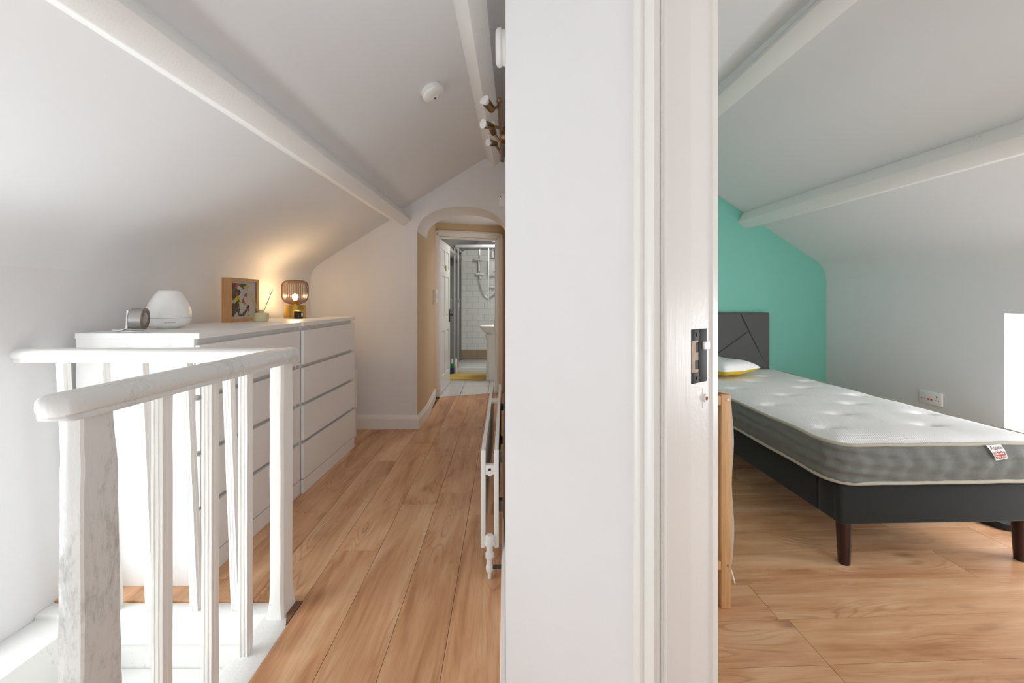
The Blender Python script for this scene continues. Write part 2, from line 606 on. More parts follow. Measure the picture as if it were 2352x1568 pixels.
def shell(name, prof, y0, y1, mat, th=0.08, shift=None, ysteps=1, hole=None):
    """extrude a roof/knee profile along y with outward thickness"""
    m = MB()
    n = len(prof)
    outer = []
    for i, (x, z) in enumerate(prof):
        p = Vector(prof[max(i - 1, 0)]); q = Vector(prof[min(i + 1, n - 1)])
        d = (q - p).normalized()
        nn = Vector((-d.y, d.x))
        outer.append((x + nn.x * th, z + nn.y * th))
    ring = prof + outer[::-1]
    rings = []
    for k in range(ysteps + 1):
        y = y0 + (y1 - y0) * k / ysteps
        sx = shift(y) if shift else 0
        rings.append([(x + sx, y, z) for x, z in ring])
    m.loft(rings)
    return struct(m.build(name, mat, smooth=50))


# knee wall is left open for the stair window between y 0.45 and 1.42, so the part below z=1.25 is built in pieces
knee_i = 4
shell('ceiling_slope_left', prof_l[knee_i:], -1.7, YE, 'slope')
shell('wall_left', prof_l[:knee_i + 1], 1.43, YE, 'wall')
shell('wall_left_rear', prof_l[:knee_i + 1], -1.7, 0.45, 'wall')
m = MB(); m.box(-1.90, -1.735, 0.45, 1.43, -1.6, 0.10); m.box(-1.90, -1.80, 0.45, 1.43, 1.12, 1.25)
struct(m.build('wall_left_sill', 'wall', smooth=0))
m = MB()
m.box(-2.14, -1.81, 0.40, 0.45, 0.10, 1.12); m.box(-2.14, -1.815, 1.43, 1.48, 0.10, 1.12)
m.box(-2.14, -1.88, 0.40, 1.48, 0.05, 0.10); m.box(-2.14, -1.88, 0.40, 1.48, 1.12, 1.17)
wf = struct(m.build('window_1', 'gloss', smooth=0))
m = MB()
for (a, b, c, d) in ((0.45, 0.50, 0.10, 1.12), (1.38, 1.43, 0.10, 1.12), (0.50, 1.38, 0.10, 0.15), (0.50, 1.38, 1.07, 1.12), (0.925, 0.955, 0.15, 1.07)):
    m.box(-2.13, -2.09, a, b, c, d)
m.build('window_frame', 'gloss', wf, smooth=0)

# flat collar ceiling over both rooms
m = MB(); m.box(0.0, 1.65, -1.7, 3.86, 2.48, 2.56)
struct(m.build('ceiling', 'slope', smooth=0))

# end wall with the arched opening
cx_a, hw, zs, rise = -0.476, 0.387, 1.72, 0.224
arch = [(cx_a + hw * math.cos(t), zs + rise * math.sin(t) ** 0.9 if math.sin(t) > 1e-9 else zs) for t in [PI * k / 24 for k in range(25)]]
wall_prof = [(x, z) for x, z in prof_l if z > 0.0 or x == -1.735][1:]


def roof_z(x):
    pr = prof_l[4:]
    for (x0, z0), (x1, z1) in zip(pr, pr[1:]):
        if x1 > x0 and x0 <= x <= x1:
            return z0 + (z1 - z0) * (x - x0) / (x1 - x0)
    return 2.48 if x > 0 else 1.25


m = MB()
WT = 0.40
t = bmesh.new()


def vert_strip(xs, zlo, zhi, y0, y1, mb):
    """wall piece between lower and upper curves"""
    for a, b in zip(xs, xs[1:]):
        poly = [(a, zlo(a)), (b, zlo(b)), (b, zhi(b)), (a, zhi(a))]
        t = bmesh.new()
        lo = [t.verts.new((x, y0, z)) for x, z in poly]; hi = [t.verts.new((x, y1, z)) for x, z in poly]
        t.faces.new(lo); t.faces.new(hi[::-1])
        t.faces.new((lo[0], hi[0], hi[1], lo[1])); t.faces.new((lo[2], hi[2], hi[3], lo[3]))
        mb._merge(t)


xl = [-1.81, -1.803, -1.796, -1.775, -1.735, -1.68, -1.62, -1.5, -1.3, -1.098, -0.991, cx_a - hw]
vert_strip(xl, lambda x: 0.0, lambda x: roof_z(max(x, -1.8029)) + 0.02, YE, YE + WT, m)
xa = [p[0] for p in arch[::-1]]
zmap = dict((round(p[0], 6), p[1]) for p in arch)
vert_strip(xa, lambda x: zmap[round(x, 6)], lambda x: roof_z(x) + 0.02, YE, YE + WT, m)
vert_strip([cx_a + hw, -0.05, 0.02], lambda x: 0.0, lambda x: 2.50, YE, YE + WT, m)
bmesh.ops.remove_doubles(m.bm, verts=m.bm.verts, dist=1e-5)
struct(m.build('wall_back', 'wall', smooth=25))

# dividing wall (landing face, bedroom face), with the angled end that carries the doorway
m = MB()
wall_poly = [(E_.x, E_.y), (div_x(YE + 0.05), YE + 0.05), (0.03, YE + 0.05), (0.10, 1.20), (J + 0.169 * B_)[:], (J.x, J.y)]
wall_poly = [tuple(p) for p in wall_poly]
m.prism(wall_poly, 0, 2.50)
struct(m.build('wall_right', 'wall', smooth=0))
# angled wall beyond the doorway (right of the camera) and over the door
Jr = J - 0.72 * A_; Kr = J - 1.5 * A_
m = MB()
m.prism([tuple(Jr), tuple(Kr), tuple(Kr + 0.169 * B_), tuple(Jr + 0.169 * B_)][::-1], 0, 2.5)
m.prism([tuple(J), tuple(Jr), tuple(Jr + 0.169 * B_), tuple(J + 0.169 * B_)][::-1], 2.0, 2.5)
struct(m.build('wall_angled', 'wall', smooth=0))
# rear walls behind the camera
m = MB()
m.box(-1.9, 1.25, -1.78, -1.70, -1.6, 2.56)
struct(m.build('wall_rear', 'wall', smooth=0))
m = MB(); m.box(Kr.x, Kr.x + 0.1, -1.7, Kr.y, 0, 2.5)
struct(m.build('wall_rear_side', 'wall', smooth=0))
m = MB(); m.box(Kr.x, 3.3, Kr.y - 0.1, Kr.y, 0, 2.5)
struct(m.build('wall_bedroom_rear', 'wall', smooth=0))

# ------------------------------------------------------------------ room shell: bedroom


def sB(y):
    return 0.07 * (YG - y)


prof_r = [(1.20, 2.48), (1.27, 2.40), (1.768, 2.052), (2.167, 1.788), (2.542, 1.535), (2.63, 1.478), (2.669, 1.450), (2.698, 1.42), (2.718, 1.38), (2.734, 1.30)]
shell('ceiling_slope_right', prof_r, -0.6, YG + 0.06, 'slope', shift=sB, ysteps=8)
# right knee wall with the low window niche
NY0, NY1, NZ0, NZ1 = 1.15, 2.495, 0.30, 1.05


def knee_piece(y0, y1, z0, z1, name='wall_knee'):
    m = MB()
    poly = [(2.734 + sB(y0), y0), (2.734 + sB(y1), y1), (2.734 + sB(y1) + 0.30, y1), (2.734 + sB(y0) + 0.30, y0)]
    m.prism(poly, z0, z1)
    return m


m = knee_piece(NY1, YG + 0.06, 0, 1.32); struct(m.build('wall_knee_far', 'wall', smooth=0))
m = knee_piece(-0.6, NY0, 0, 1.32); struct(m.build('wall_knee_near', 'wall', smooth=0))
m = knee_piece(NY0, NY1, 0, NZ0); m2 = knee_piece(NY0, NY1, NZ1, 1.32)
me_ = bpy.data.meshes.new('t'); m2.bm.to_mesh(me_); m.bm.from_mesh(me_)
struct(m.build('wall_knee_sill', 'wall', smooth=0))
m = MB()
xo = 2.734 + sB(1.8) + 0.30
for (a, b, c, d) in ((NY0, NY0 + .05, NZ0, NZ1), (NY1 - .05, NY1, NZ0, NZ1), (NY0, NY1, NZ0, NZ0 + .05), (NY0, NY1, NZ1 - .05, NZ1), (1.80, 1.84, NZ0, NZ1)):
    m.box(xo + 0.02, xo + 0.07, a, b, c, d, 0.004)
w2 = struct(m.build('window_2', 'gloss'))

# green end wall
m = MB()
gp = [(0.0, 0)] + [(2.76, 0), (2.76, 1.30)] + [(x + 0.012, z + 0.012) for x, z in prof_r[::-1]] + [(0.0, 2.50)]
t = bmesh.new()
lo = [t.verts.new((x, YG, z)) for x, z in gp]; hi = [t.verts.new((x, YG + 0.12, z)) for x, z in gp]
t.faces.new(lo); t.faces.new(hi[::-1])
for k in range(len(gp)):
    t.faces.new((lo[k], lo[(k + 1) % len(gp)], hi[(k + 1) % len(gp)], hi[k]))
bmesh.ops.recalc_face_normals(t, faces=t.faces)
m._merge(t)
struct(m.build('wall_bedroom_back', 'green', smooth=0))

# ------------------------------------------------------------------ purlins


def purlin(name, label, far, near, y_far, y_near, bev=0.006, steps=10, mat='worn_little', wob=0.0):
    m = MB()
    rings = []
    for k in range(steps + 1):
        f = k / steps
        y = y_far + (y_near - y_far) * f
        r = []
        for i, (p, q) in enumerate(zip(far, near)):
            x = p[0] + (q[0] - p[0]) * f; z = p[1] + (q[1] - p[1]) * f
            j = (noise.noise(Vector((i * 7.3, y * 2.2, 1.7))) * wob)
            r.append((x + j, y, z + j))
        rings.append(r)
    m.loft(rings)
    eds = [e for e in m.bm.edges if abs((e.verts[0].co - e.verts[1].co).normalized().y) > 0.9]
    bmesh.ops.bevel(m.bm, geom=eds, offset=bev, segments=2, affect='EDGES', profile=0.5)
    o = m.build(name, mat)
    return tag(o, label, 'beam')


pc = [(-1.098, 1.829), (-0.983, 1.770), (-0.9185, 1.822), (-0.991, 1.921), (-1.08, 1.93)]
purlin('roof_beam', 'long white painted roof beam running over the chests to the arch wall', pc, pc, YE, -1.7, wob=0.004)
pc = [(-0.263, 2.369), (-0.190, 2.292), (-0.118, 2.355), (-0.17, 2.425), (-0.22, 2.43)]
purlin('roof_beam', 'white roof beam high above the spotlight bar, beside the dividing wall', pc, pc, YE, -1.7, wob=0.002)


def bq(p, d):
    return (p[0] + d[0], p[1] + d[1])


# bedroom lower purlin: corners at the green wall and at y=1.784 extended to -0.6
def ext(far, near, yn, ye):
    out = []
    for p, q in zip(far, near):
        f = (YG - ye) / (YG - yn)
        out.append((p[0] + (q[0] - p[0]) * f, p[1] + (q[1] - p[1]) * f))
    return out


far = [(2.002, 1.895), (1.956, 1.8126), (2.019, 1.7517), (2.174, 1.786), (2.14, 1.90)]
near = [(2.002 + .144, 1.895), (2.10, 1.8126), (2.019 + .144, 1.7517), (2.174 + .144, 1.786), (2.14 + .144, 1.90)]
purlin('roof_beam', 'white painted roof beam low on the bedroom slope, ending at the green wall', far, ext(far, near, 1.784, -0.4), YG, -0.4, wob=0.003)
f2 = [(1.225, 2.40), (1.33, 2.352), (1.36, 2.40), (1.27, 2.47)]
purlin('roof_beam', 'upper white bedroom beam between the sloped and the flat ceiling', f2, [(1.225 + .16, 2.40), (1.33 + .14, 2.352), (1.36 + .16, 2.42), (1.27 + .16, 2.47)], YG, -0.4, wob=0.0015)

# ------------------------------------------------------------------ floors
# sub floor
m = MB()
m.prism([(-1.80, 1.62), (-0.785, 1.60), (-0.76, -1.7), (1.3, -1.7), (3.4, -0.6), (3.4, 4.2), (0.0, 4.3), (-0.05, 5.4), (-1.2, 5.4), (-1.2, 4.3), (-1.80, 4.2)], -0.12, -0.012)
fl = struct(m.build('floor', 'bare_wood', smooth=0, at=(0, 0, 0)))
PI_ = 0


def plank(poly_local, mat4):
    """thin plank with softened top edges, local x along its length"""
    global PI_
    if len(poly_local) < 3 or area2(poly_local) < 0.002:
        return
    cx = sum(p[0] for p in poly_local) / len(poly_local); cy = sum(p[1] for p in poly_local) / len(poly_local)
    me = bpy.data.meshes.new('plank')
    n = len(poly_local)
    ins = []
    for (x, y) in poly_local:
        d = Vector((cx - x, cy - y))
        dx = math.copysign(min(0.0004, abs(d.x) * .5), d.x); dy = math.copysign(min(0.0004, abs(d.y) * .5), d.y)
        ins.append((x + dx, y + dy))
    vs = [(x - cx, y - cy, -0.010) for x, y in poly_local] + [(x - cx, y - cy, -0.0003) for x, y in poly_local] + [(x - cx, y - cy, 0) for x, y in ins]
    fs = [tuple(range(n))[::-1], tuple(range(2 * n, 3 * n))]
    for r in (0, n):
        fs += [(r + k, r + (k + 1) % n, r + n + (k + 1) % n, r + n + k) for k in range(n)]
    me.from_pydata(vs, [], fs)
    me.materials.append(M['oak'])
    o = bpy.data.objects.new('plank', me); col.objects.link(o)
    o.parent = fl
    o.matrix_world = mat4 @ Matrix.Translation((cx, cy, 0))
    PI_ += 1


def cut_rows(rows, width, starts, length, mat4, regions, u0, u1, gap=0.0016):
    inv = mat4.inverted()
    for j in rows:
        s0 = starts.get(j, (j * 0.517) % length)
        k0 = math.floor((u0 - s0) / length) - 1
        k = k0
        while s0 + k * length < u1:
            a = s0 + k * length + gap / 2; b = s0 + (k + 1) * length - gap / 2
            poly = [(a, j * width + gap / 2), (b, j * width + gap / 2), (b, (j + 1) * width - gap / 2), (a, (j + 1) * width - gap / 2)]
            for reg, ok in regions:
                if not ok(j):
                    continue
                rl = []
                for (x, y) in reg:
                    v = inv @ Vector((x, y, 0)); rl.append((v.x, v.y))
                sg = sum(rl[i][0] * rl[(i + 1) % len(rl)][1] - rl[(i + 1) % len(rl)][0] * rl[i][1] for i in range(len(rl)))
                if sg < 0:
                    rl = rl[::-1]
                q = clip_poly(poly, rl)
                plank(q, mat4)
            k += 1


# landing: planks run away from the camera. local x = direction (-0.025,1), local y = across (towards -x)
ang = math.atan2(1, -0.0255)
T1 = Matrix.Translation((-0.789 + 4 * 0.188, 1.2735, 0)) @ Matrix.Rotation(ang, 4, 'Z')
# row index j counted from the dividing wall leftwards: j=0 is the row next to the wall
st = {0: 2.27 - 1.2735, 1: 2.527 - 1.2735, 2: 2.397 - 1.2735, 3: 1.96 - 1.2735, 4: 3.04 - 1.2735, 5: 2.32 - 1.2735, 6: 3.22 - 1.2735}
thr0 = Vector((-0.90, 5.0)); thr1 = Vector((-0.10, 5.27))
main = [(-0.789 + 0.0255 * 2.97, -1.69), (1.1, -1.69), (0.66, 0.12), (0.245, 0.715), (E_.x - 0.004, E_.y), (div_x(5.2) - 0.003, 5.24), (-0.885, 4.975), (-0.848, YE), (-0.789 - 0.0255 * 2.5, YE)]
main = [(-0.789 + 0.0255 * 2.97, -1.69), (-0.03, -1.69), (-0.03, 1.08), (div_x(5.2) - 0.003, 5.24), (-0.875, 4.98), (-0.789 - 0.0255 * 2.5, 3.7)]
extra = [(-0.0295, -1.69), (1.1, -1.69), (0.66, 0.12), (0.245, 0.715), (-0.0295, 1.07)]
leftr = [(-1.735, 1.622), (-0.797, 1.622), (-0.853, YE - 0.002), (-1.735, YE - 0.002)]
lob = [(-0.851, YE), (-0.853, YE), (-0.885, 4.972), (-0.92, 4.96)]
cut_rows(range(-8, 4), 0.188, st, 1.443, T1, [(main, lambda j: True), (extra, lambda j: True)], -3.2, 4.2)
cut_rows(range(4, 10), 0.188, st, 1.443, T1, [(leftr, lambda j: True)], 0.0, 2.8)

# bedroom: planks run across. local x = (1,0.041)
ang2 = math.atan(0.041)
T2 = Matrix.Translation((0.6, 1.3215, 0)) @ Matrix.Rotation(ang2, 4, 'Z')
st2 = {-1: 0.97 - .6, 0: 2.35 - .6, 1: 0.937 - .6, 2: 1.90 - .6, 3: 2.277 - .6, 4: 1.88 - .6, 5: 1.1 - .6, 6: 1.475 - .6}
bed_reg = [(0.12, 1.25), (J + 0.17 * B_)[:], (Jr + 0.175 * B_)[:], (Kr + 0.175 * B_)[:], (3.03, Kr.y + .01), (2.734, YG - 0.002), (0.035, YG - 0.002)]
bed_reg = [tuple(p) for p in bed_reg]
door_reg = [tuple(J), tuple(Jr), tuple(Jr + 0.1745 * B_), tuple(J + 0.1695 * B_)]
cut_rows(range(-10, 14), 0.1905, st2, 1.38, T2, [(bed_reg, lambda j: True), (door_reg, lambda j: True)], -1.2, 2.9)

# ------------------------------------------------------------------ stairwell
m = MB()
m.prism([(-0.905, 1.553), (-0.895, -1.69), (-0.712, -1.69), (-0.793, 1.30), (-0.799, 1.618), (-1.735, 1.618), (-1.735, 1.553)], -0.045, -0.004, 0.006)
m.prism([(-0.897, 1.561), (-0.887, -1.69), (-0.78, -1.69), (-0.82, 1.61), (-1.735, 1.61), (-1.735, 1.561)], -0.062, -0.045, 0.004)
struct(m.build('trim_1', 'worn_little'))
m = MB()
m.box(-1.735, -0.88, 1.568, 1.62, -1.6, -0.06)
m.box(-0.89, -0.80, -1.69, 1.568, -1.6, -0.06)
m.box(-1.56, -0.89, 1.560, 1.568, -0.118, -0.06, 0.002)
struct(m.build('wall_stairwell', 'worn_little', smooth=0))
m = MB(); m.box(-1.735, -1.562, -1.69, 1.568, -1.6, -0.02, 0.008)
struct(m.build('wall_stair_ledge', 'worn_little'))
flight = thing('staircase', 'white painted stair treads going down behind the balustrade', 'stairs', (-1.23, 1.4, -0.2))
for k in range(6):
    z = -0.205 - 0.2 * k; y1 = 1.567 - 0.26 * k
    mm = MB(); mm.box(-1.56, -0.892, y1 - 0.29, y1, z - 0.03, z, 0.008); mm.build('tread', 'worn_little', flight)
    mm = MB(); mm.box(-1.56, -0.892, y1 - 0.27, y1 - 0.255, z - 0.2, z - 0.03); mm.build('riser', 'worn_little', flight)
m = MB(); m.box(-1.8, -0.8, -1.7, 1.62, -1.68, -1.6); struct(m.build('floor_lower', 'bare_wood', smooth=0))
# chipped bare timber at the foot of the corner newel
m = MB(); m.prism([(-0.829, 1.56), (-0.800, 1.50), (-0.800, 1.617), (-0.829, 1.617)], -0.004, 0.001)
struct(m.build('trim_2', 'bare_wood', smooth=0))

# ------------------------------------------------------------------ balustrade
bal = thing('stair_balustrade', 'white painted balustrade with slim balusters around the stairwell', 'balustrade', (-0.86, 1.577, 0))


def rail_section(w, h):
    """rounded top handrail, moulded sides; u across, v up from underside"""
    return [(-w * .40, 0), (w * .40, 0), (w * .42, h * .10), (w * .40, h * .22), (w * .47, h * .34), (w * .50, h * .50), (w * .49, h * .68), (w * .42, h * .86), (w * .28, h * .97), (0, h * 1.0),
            (-w * .28, h * .97), (-w * .42, h * .86), (-w * .49, h * .68), (-w * .50, h * .50), (-w * .47, h * .34), (-w * .40, h * .22), (-w * .42, h * .10)]


def sweep_rail(p0, p1, w, h, z0, e0=0.0, e1=0.0, wob=0.0015, zend=None):
    p0 = Vector(p0); p1 = Vector(p1); d = (p1 - p0); L = d.length; d.normalize(); s = Vector((d.y, -d.x))
    sec = rail_section(w, h)
    rings = []
    st_ = [0, .004, .012, .025] if e0 else [0]
    en = [L - .025, L - .012, L - .004, L] if e1 else [L]
    us = st_ + [L * k / 14 for k in range(1, 14) if 0.03 < L * k / 14 < L - 0.03] + en
    for u in us:
        k = 1.0
        if e0 and u < .025:
            k = 0.80 + 0.20 * math.sqrt(max(0, 1 - (1 - u / .025) ** 2))
        if e1 and L - u < .025:
            k = 0.80 + 0.20 * math.sqrt(max(0, 1 - (1 - (L - u) / .025) ** 2))
        ring = []
        f = u / L
        zz = z0 if zend is None else z0 + (zend - z0) * f
        for i, (a, b) in enumerate(sec):
            jj = noise.noise(Vector((u * 9, i * .7, p0.x * 3))) * wob
            q = p0 + d * u + s * (a * k + jj)
            ring.append((q.x, q.y, zz + h * .5 + (b - h * .5) * k + jj))
        rings.append(ring)
    return MB().loft(rings)


# side run: from beyond the front newel to the corner; rear run: corner to the left wall
sweep_rail((-0.8565, 0.795), (-0.845, 1.617), 0.082, 0.052, 0.904, 1, 1, zend=0.902).build('handrail', 'worn', bal, smooth=60)
sweep_rail((-0.835, 1.572), (-1.797, 1.572), 0.080, 0.050, 0.905, 0, 0).build('handrail', 'gloss', bal, smooth=60)


def newel(cx, cy, wx, wy, ztop, mat, z0=-0.004, flare=0.0, rot=0.0, bulge=0.0):
    rings = []
    N = 26
    for k in range(N + 1):
        z = z0 + (ztop - z0) * (k / N) ** (1.6 if flare else 1)
        f = 1.0
        if flare:
            f = 1 + flare * max(0, 1 - (z - z0) / 0.09) ** 2
        ww, dd = wx * f / 2, wy * f / 2
        c = 0.008
        sec = [(-ww + c, -dd), (-ww * .2, -dd - bulge * .2), (ww - c, -dd), (ww, -dd + c), (ww + bulge * .2, 0), (ww, dd - c), (ww - c, dd), (-ww + c, dd), (-ww, dd - c), (-ww, -dd + c)]
        ring = []
        for i, (x, y) in enumerate(sec):
            j = noise.noise(Vector((x * 20, y * 20, z * 6))) * 0.0022 * (1.6 if mat == 'worn' else .6)
            ring.append((cx + x + j, cy + y + j, z))
        rings.append(ring)
    return MB().loft(rings)


def newel_front():
    # broad front post: swells towards the bottom and shoulders into the handrail
    rings = []
    N = 40
    for k in range(N + 1):
        z = -0.25 + 1.158 * k / N
        xl = -0.8755 + (-0.8755 - -0.8755) * 0
        xl = -0.8815 - 0.0136 * (0.869 - z)
        xa = -0.8360                                # arris between front and side
        yf = 0.832
        sh = max(0.0, (z - 0.80) / 0.10)
        yb = 0.9075 + 0.021 * (0.869 - z) - 0.008 * min(1, sh)
        c = 0.004
        sec = [(xl + c, yf), (xl * .5 + xa * .5, yf - .001), (xa - c, yf), (xa, yf + c), (xa + .001, (yf + yb) / 2), (xa, yb - c), (xa - c, yb), (xl + c, yb), (xl, yb - c), (xl, yf + c)]
        ring = []
        for i, (x, y) in enumerate(sec):
            j = noise.noise(Vector((x * 25, y * 25, z * 7))) * 0.0010 + noise.noise(Vector((x * 60, y * 60, z * 30))) * 0.001
            ring.append((x + j, y + j, z))
        rings.append(ring)
    return MB().loft(rings)


newel_front().build('newel_post', 'worn', bal, smooth=40)['label'] = 'scuffed grey-white front newel post'
newel(-0.857, 1.577, 0.050, 0.076, 0.905, 'gloss', flare=0.28).build('newel_post', 'gloss', bal, smooth=35)


def baluster(bx, by, tx, ty, z0, z1, w=0.027, d=0.029):
    sec = [(-.5, -.5), (-.26, -.5), (-.22, -.42), (-.12, -.42), (-.08, -.5), (.12, -.5), (.16, -.42), (.24, -.42), (.28, -.5), (.5, -.5),
           (.5, -.22), (.42, -.16), (.42, -.06), (.5, 0.0), (.5, .5), (-.5, .5)]
    rings = []
    N = 14
    for k in range(N + 1):
        f = k / N
        cx = bx + (tx - bx) * f; cy = by + (ty - by) * f; z = z0 + (z1 - z0) * f
        ring = []
        for i, (a, b) in enumerate(sec):
            j = noise.noise(Vector((i * 1.3, z * 9, bx * 11))) * 0.0009
            ring.append((cx + a * w + j, cy + b * d + j, z))
        rings.append(ring)
    return MB().loft(rings)


for (b, t_) in ((545, 524), (452, 428), (350, 326), (268, 235), (175, 145)):
    baluster((b - 1185) / 991 * 1.585, 1.585, (t_ - 1185) / 991 * 1.575, 1.575, -0.008, 0.912).build('baluster', 'gloss', bal, smooth=20)
for (x, Y) in ((570, 1.385), (489, 1.213), (378, 1.050)):
    X = (x - 6 - 1185) / 991 * Y
    baluster(X, Y, X, Y, -0.008, 0.908, 0.028, 0.031).build('baluster', 'gloss', bal, smooth=20)

# ------------------------------------------------------------------ skirting boards


def skirting(name, pts, h=0.118, th=0.018, side=1, mat='gloss', parent=None):
    """profile swept along a floor polyline; side=+1 puts the board to the right of travel"""
    prof = [(0, 0), (th, 0), (th, h * .74), (th * .72, h * .77), (th * .80, h * .84), (th * .55, h * .93), (th * .35, h), (0, h)]
    m = MB()
    rings = []
    P = [Vector(p) for p in pts]
    for i, p in enumerate(P):
        d0 = (P[i] - P[i - 1]).normalized() if i else (P[1] - P[0]).normalized()
        d1 = (P[i + 1] - P[i]).normalized() if i < len(P) - 1 else d0
        n0 = Vector((d0.y, -d0.x)) * side; n1 = Vector((d1.y, -d1.x)) * side
        nm = (n0 + n1)
        nm = nm / max(1e-6, nm.dot(n0))
        rings.append([(p.x + nm.x * a, p.y + nm.y * a, b) for a, b in prof])
    m.loft(rings)
    return struct(m.build(name, mat, smooth=30))


skirting('baseboard_back', [(-1.74, YE), (-0.863, YE), (-0.863, YE + WT), (-0.925, 4.90)], side=1)
skirting('baseboard_right', [(div_x(1.083) - 0.0005, 1.083), (div_x(YE), YE)], side=-1, h=0.12, th=0.016)
skirting('baseboard_bedroom', [(0.035, YG), (2.73, YG), (2.734 + sB(-.4), -0.4)], side=1)

# ------------------------------------------------------------------ lobby past the arch
m = MB()
m.prism([(-0.864, YE + 0.001), (-0.864, YE + WT), (-0.93, 5.02), (-1.10, 5.0), (-1.10, YE + WT), (-0.92, YE + WT - 0.0)][::-1], 0, zs + 0.001)
m.prism([(-0.864, YE + WT), (-0.93, 5.02), (-1.10, 5.0), (-1.10, YE + WT)][::-1], zs, 2.03)
struct(m.build('wall_lobby_left', 'tan', smooth=0))
# painted reveal of the arch: thin plaster skin so the tan colour stops at the spring line
m = MB(); m.box(-0.8645, -0.8615, YE + 0.002, YE + WT, 0, zs)
struct(m.build('wall_arch_reveal', 'tan', smooth=0))
m = MB(); m.prism([(-0.089, YE + 0.1), (0.10, YE + 0.1), (0.10, 4.28), (-0.107, 4.28)], 0, 2.03); m.prism([(-0.124, 4.93), (0.10, 4.93), (0.10, 5.4), (-0.135, 5.26)], 0, 2.03)
m.prism([(-0.107, 4.28), (0.10, 4.28), (0.10, 4.93), (-0.124, 4.93)], 1.96, 2.03); m.box(0.10, 0.14, 4.2, 5.0, 0, 2.03)  # unseen side opening, added so the lobby fill can shine through
struct(m.build('wall_lobby_right', 'tan', smooth=0))
m = MB(); m.box(-1.15, 0.05, YE + WT, 5.5, 2.02, 2.10)
struct(m.build('ceiling_lobby', 'slope', smooth=0))
# bathroom partition with the door opening, rotated
F0 = Vector((-0.949, 4.974)); FD = Vector((0.8, 0.269)).normalized(); FN = Vector((-FD.y, FD.x))   # FN points away from camera


def fpoly(u0, u1, v0, v1):
    return [tuple(F0 + FD * u + FN * v) for u, v in ((u0, v0), (u1, v0), (u1, v1), (u0, v1))]


m = MB()
m.prism(fpoly(-0.25, 0.055, 0.02, 0.12), 0, 2.03); m.prism(fpoly(0.80, 1.2, 0.02, 0.12), 0, 2.03); m.prism(fpoly(0.055, 0.80, 0.02, 0.12), 1.862, 2.03)
struct(m.build('wall_bathroom_front', 'tan', smooth=0))

# door 1: bathroom door
d1 = bpy.data.objects.new('door_1', None); col.objects.link(d1); d1['kind'] = 'structure'
d1.matrix_world = Matrix.Translation((F0.x, F0.y, 0)); WORLD['door_1'] = d1.matrix_world.copy()
m = MB()
for (u0, u1, z0, z1) in ((0.0, 0.062, 0, 1.935), (0.775, 0.84, 0, 1.935), (0.0, 0.84, 1.865, 1.935)):
    m.prism(fpoly(u0, u1, -0.004, 0.02), z0, z1, 0.004)
for (u0, u1, z0, z1) in ((0.012, 0.030, 0, 1.92), (0.806, 0.824, 0, 1.92), (0.012, 0.824, 1.902, 1.920)):
    m.prism(fpoly(u0, u1, -0.012, 0.0), z0, z1, 0.003)
m.build('architrave', 'gloss', d1)
m = MB()
m.prism(fpoly(0.055, 0.070, 0.02, 0.13), 0, 1.865, 0.002); m.prism(fpoly(0.768, 0.785, 0.02, 0.13), 0, 1.865, 0.002)
m.prism(fpoly(0.055, 0.785, 0.02, 0.13), 1.850, 1.868, 0.002)
m.build('door_lining', 'gloss', d1)
# leaf stands open into the bathroom, running away from the camera at x=-0.895
LX = -0.893; LY0, LY1 = 5.10, 5.84; LT = 0.034
leaf = MB()
zt = 1.846
stile, cm = 0.095, 0.08
rows_ = [(0.20, 0.74), (0.90, 1.42), (1.52, 1.74)]
c0, c1 = LY0 + stile, LY1 - stile; mid = (LY0 + LY1) / 2
for a, b in ((LY0, c0), (c1, LY1), (mid - cm / 2, mid + cm / 2)):
    leaf.box(LX - LT, LX, a, b, 0.008, zt)
for a, b in ((0.008, rows_[0][0]), (rows_[0][1], rows_[1][0]), (rows_[1][1], rows_[2][0]), (rows_[2][1], zt)):
    leaf.box(LX - LT, LX, c0, mid - cm / 2, a, b); leaf.box(LX - LT, LX, mid + cm / 2, c1, a, b)
lf = leaf.build('door_leaf', 'gloss', d1, smooth=0)
for a, b in rows_:
    for y0, y1 in ((c0, mid - cm / 2), (mid + cm / 2, c1)):
        m = MB(); m.box(LX - LT + .012, LX - 0.012, y0, y1, a, b)
        m.box(LX - LT + .006, LX - 0.005, y0 + .028, y1 - .028, a + .028, b - .028, 0.005)
        m.build('door_panel', 'gloss', lf, smooth=0)
m = MB(); m.box(LX, LX + 0.006, LY1 - 0.062, LY1 - 0.030, 0.83, 1.00, 0.002)
m.cyl((LX, LY1 - .046, 0.93), (LX + .045, LY1 - .046, 0.93), 0.009)
m.tube([(LX + .045, LY1 - .046, 0.93), (LX + .05, LY1 - .08, 0.932), (LX + .048, LY1 - .13, 0.925), (LX + .052, LY1 - .15, 0.918)], 0.009)
m.build('door_handle', 'black', lf)
m = MB(); m.box(LX, LX + 0.005, LY1 - 0.39, LY1 - 0.33, 1.49, 1.56, 0.002)
m.build('brass_hook', 'brass', lf)

# light switch on the lobby wall
m = MB(); m.box(-0.915, -0.868, 4.70, 4.80, 1.095, 1.235, 0.006); m.box(-0.869, -0.862, 4.73, 4.77, 1.14, 1.19, 0.002)
tag(m.build('light_switch', 'plastic2'), 'pink-tinged white surface switch box on tan wall by bathroom door', 'switch')

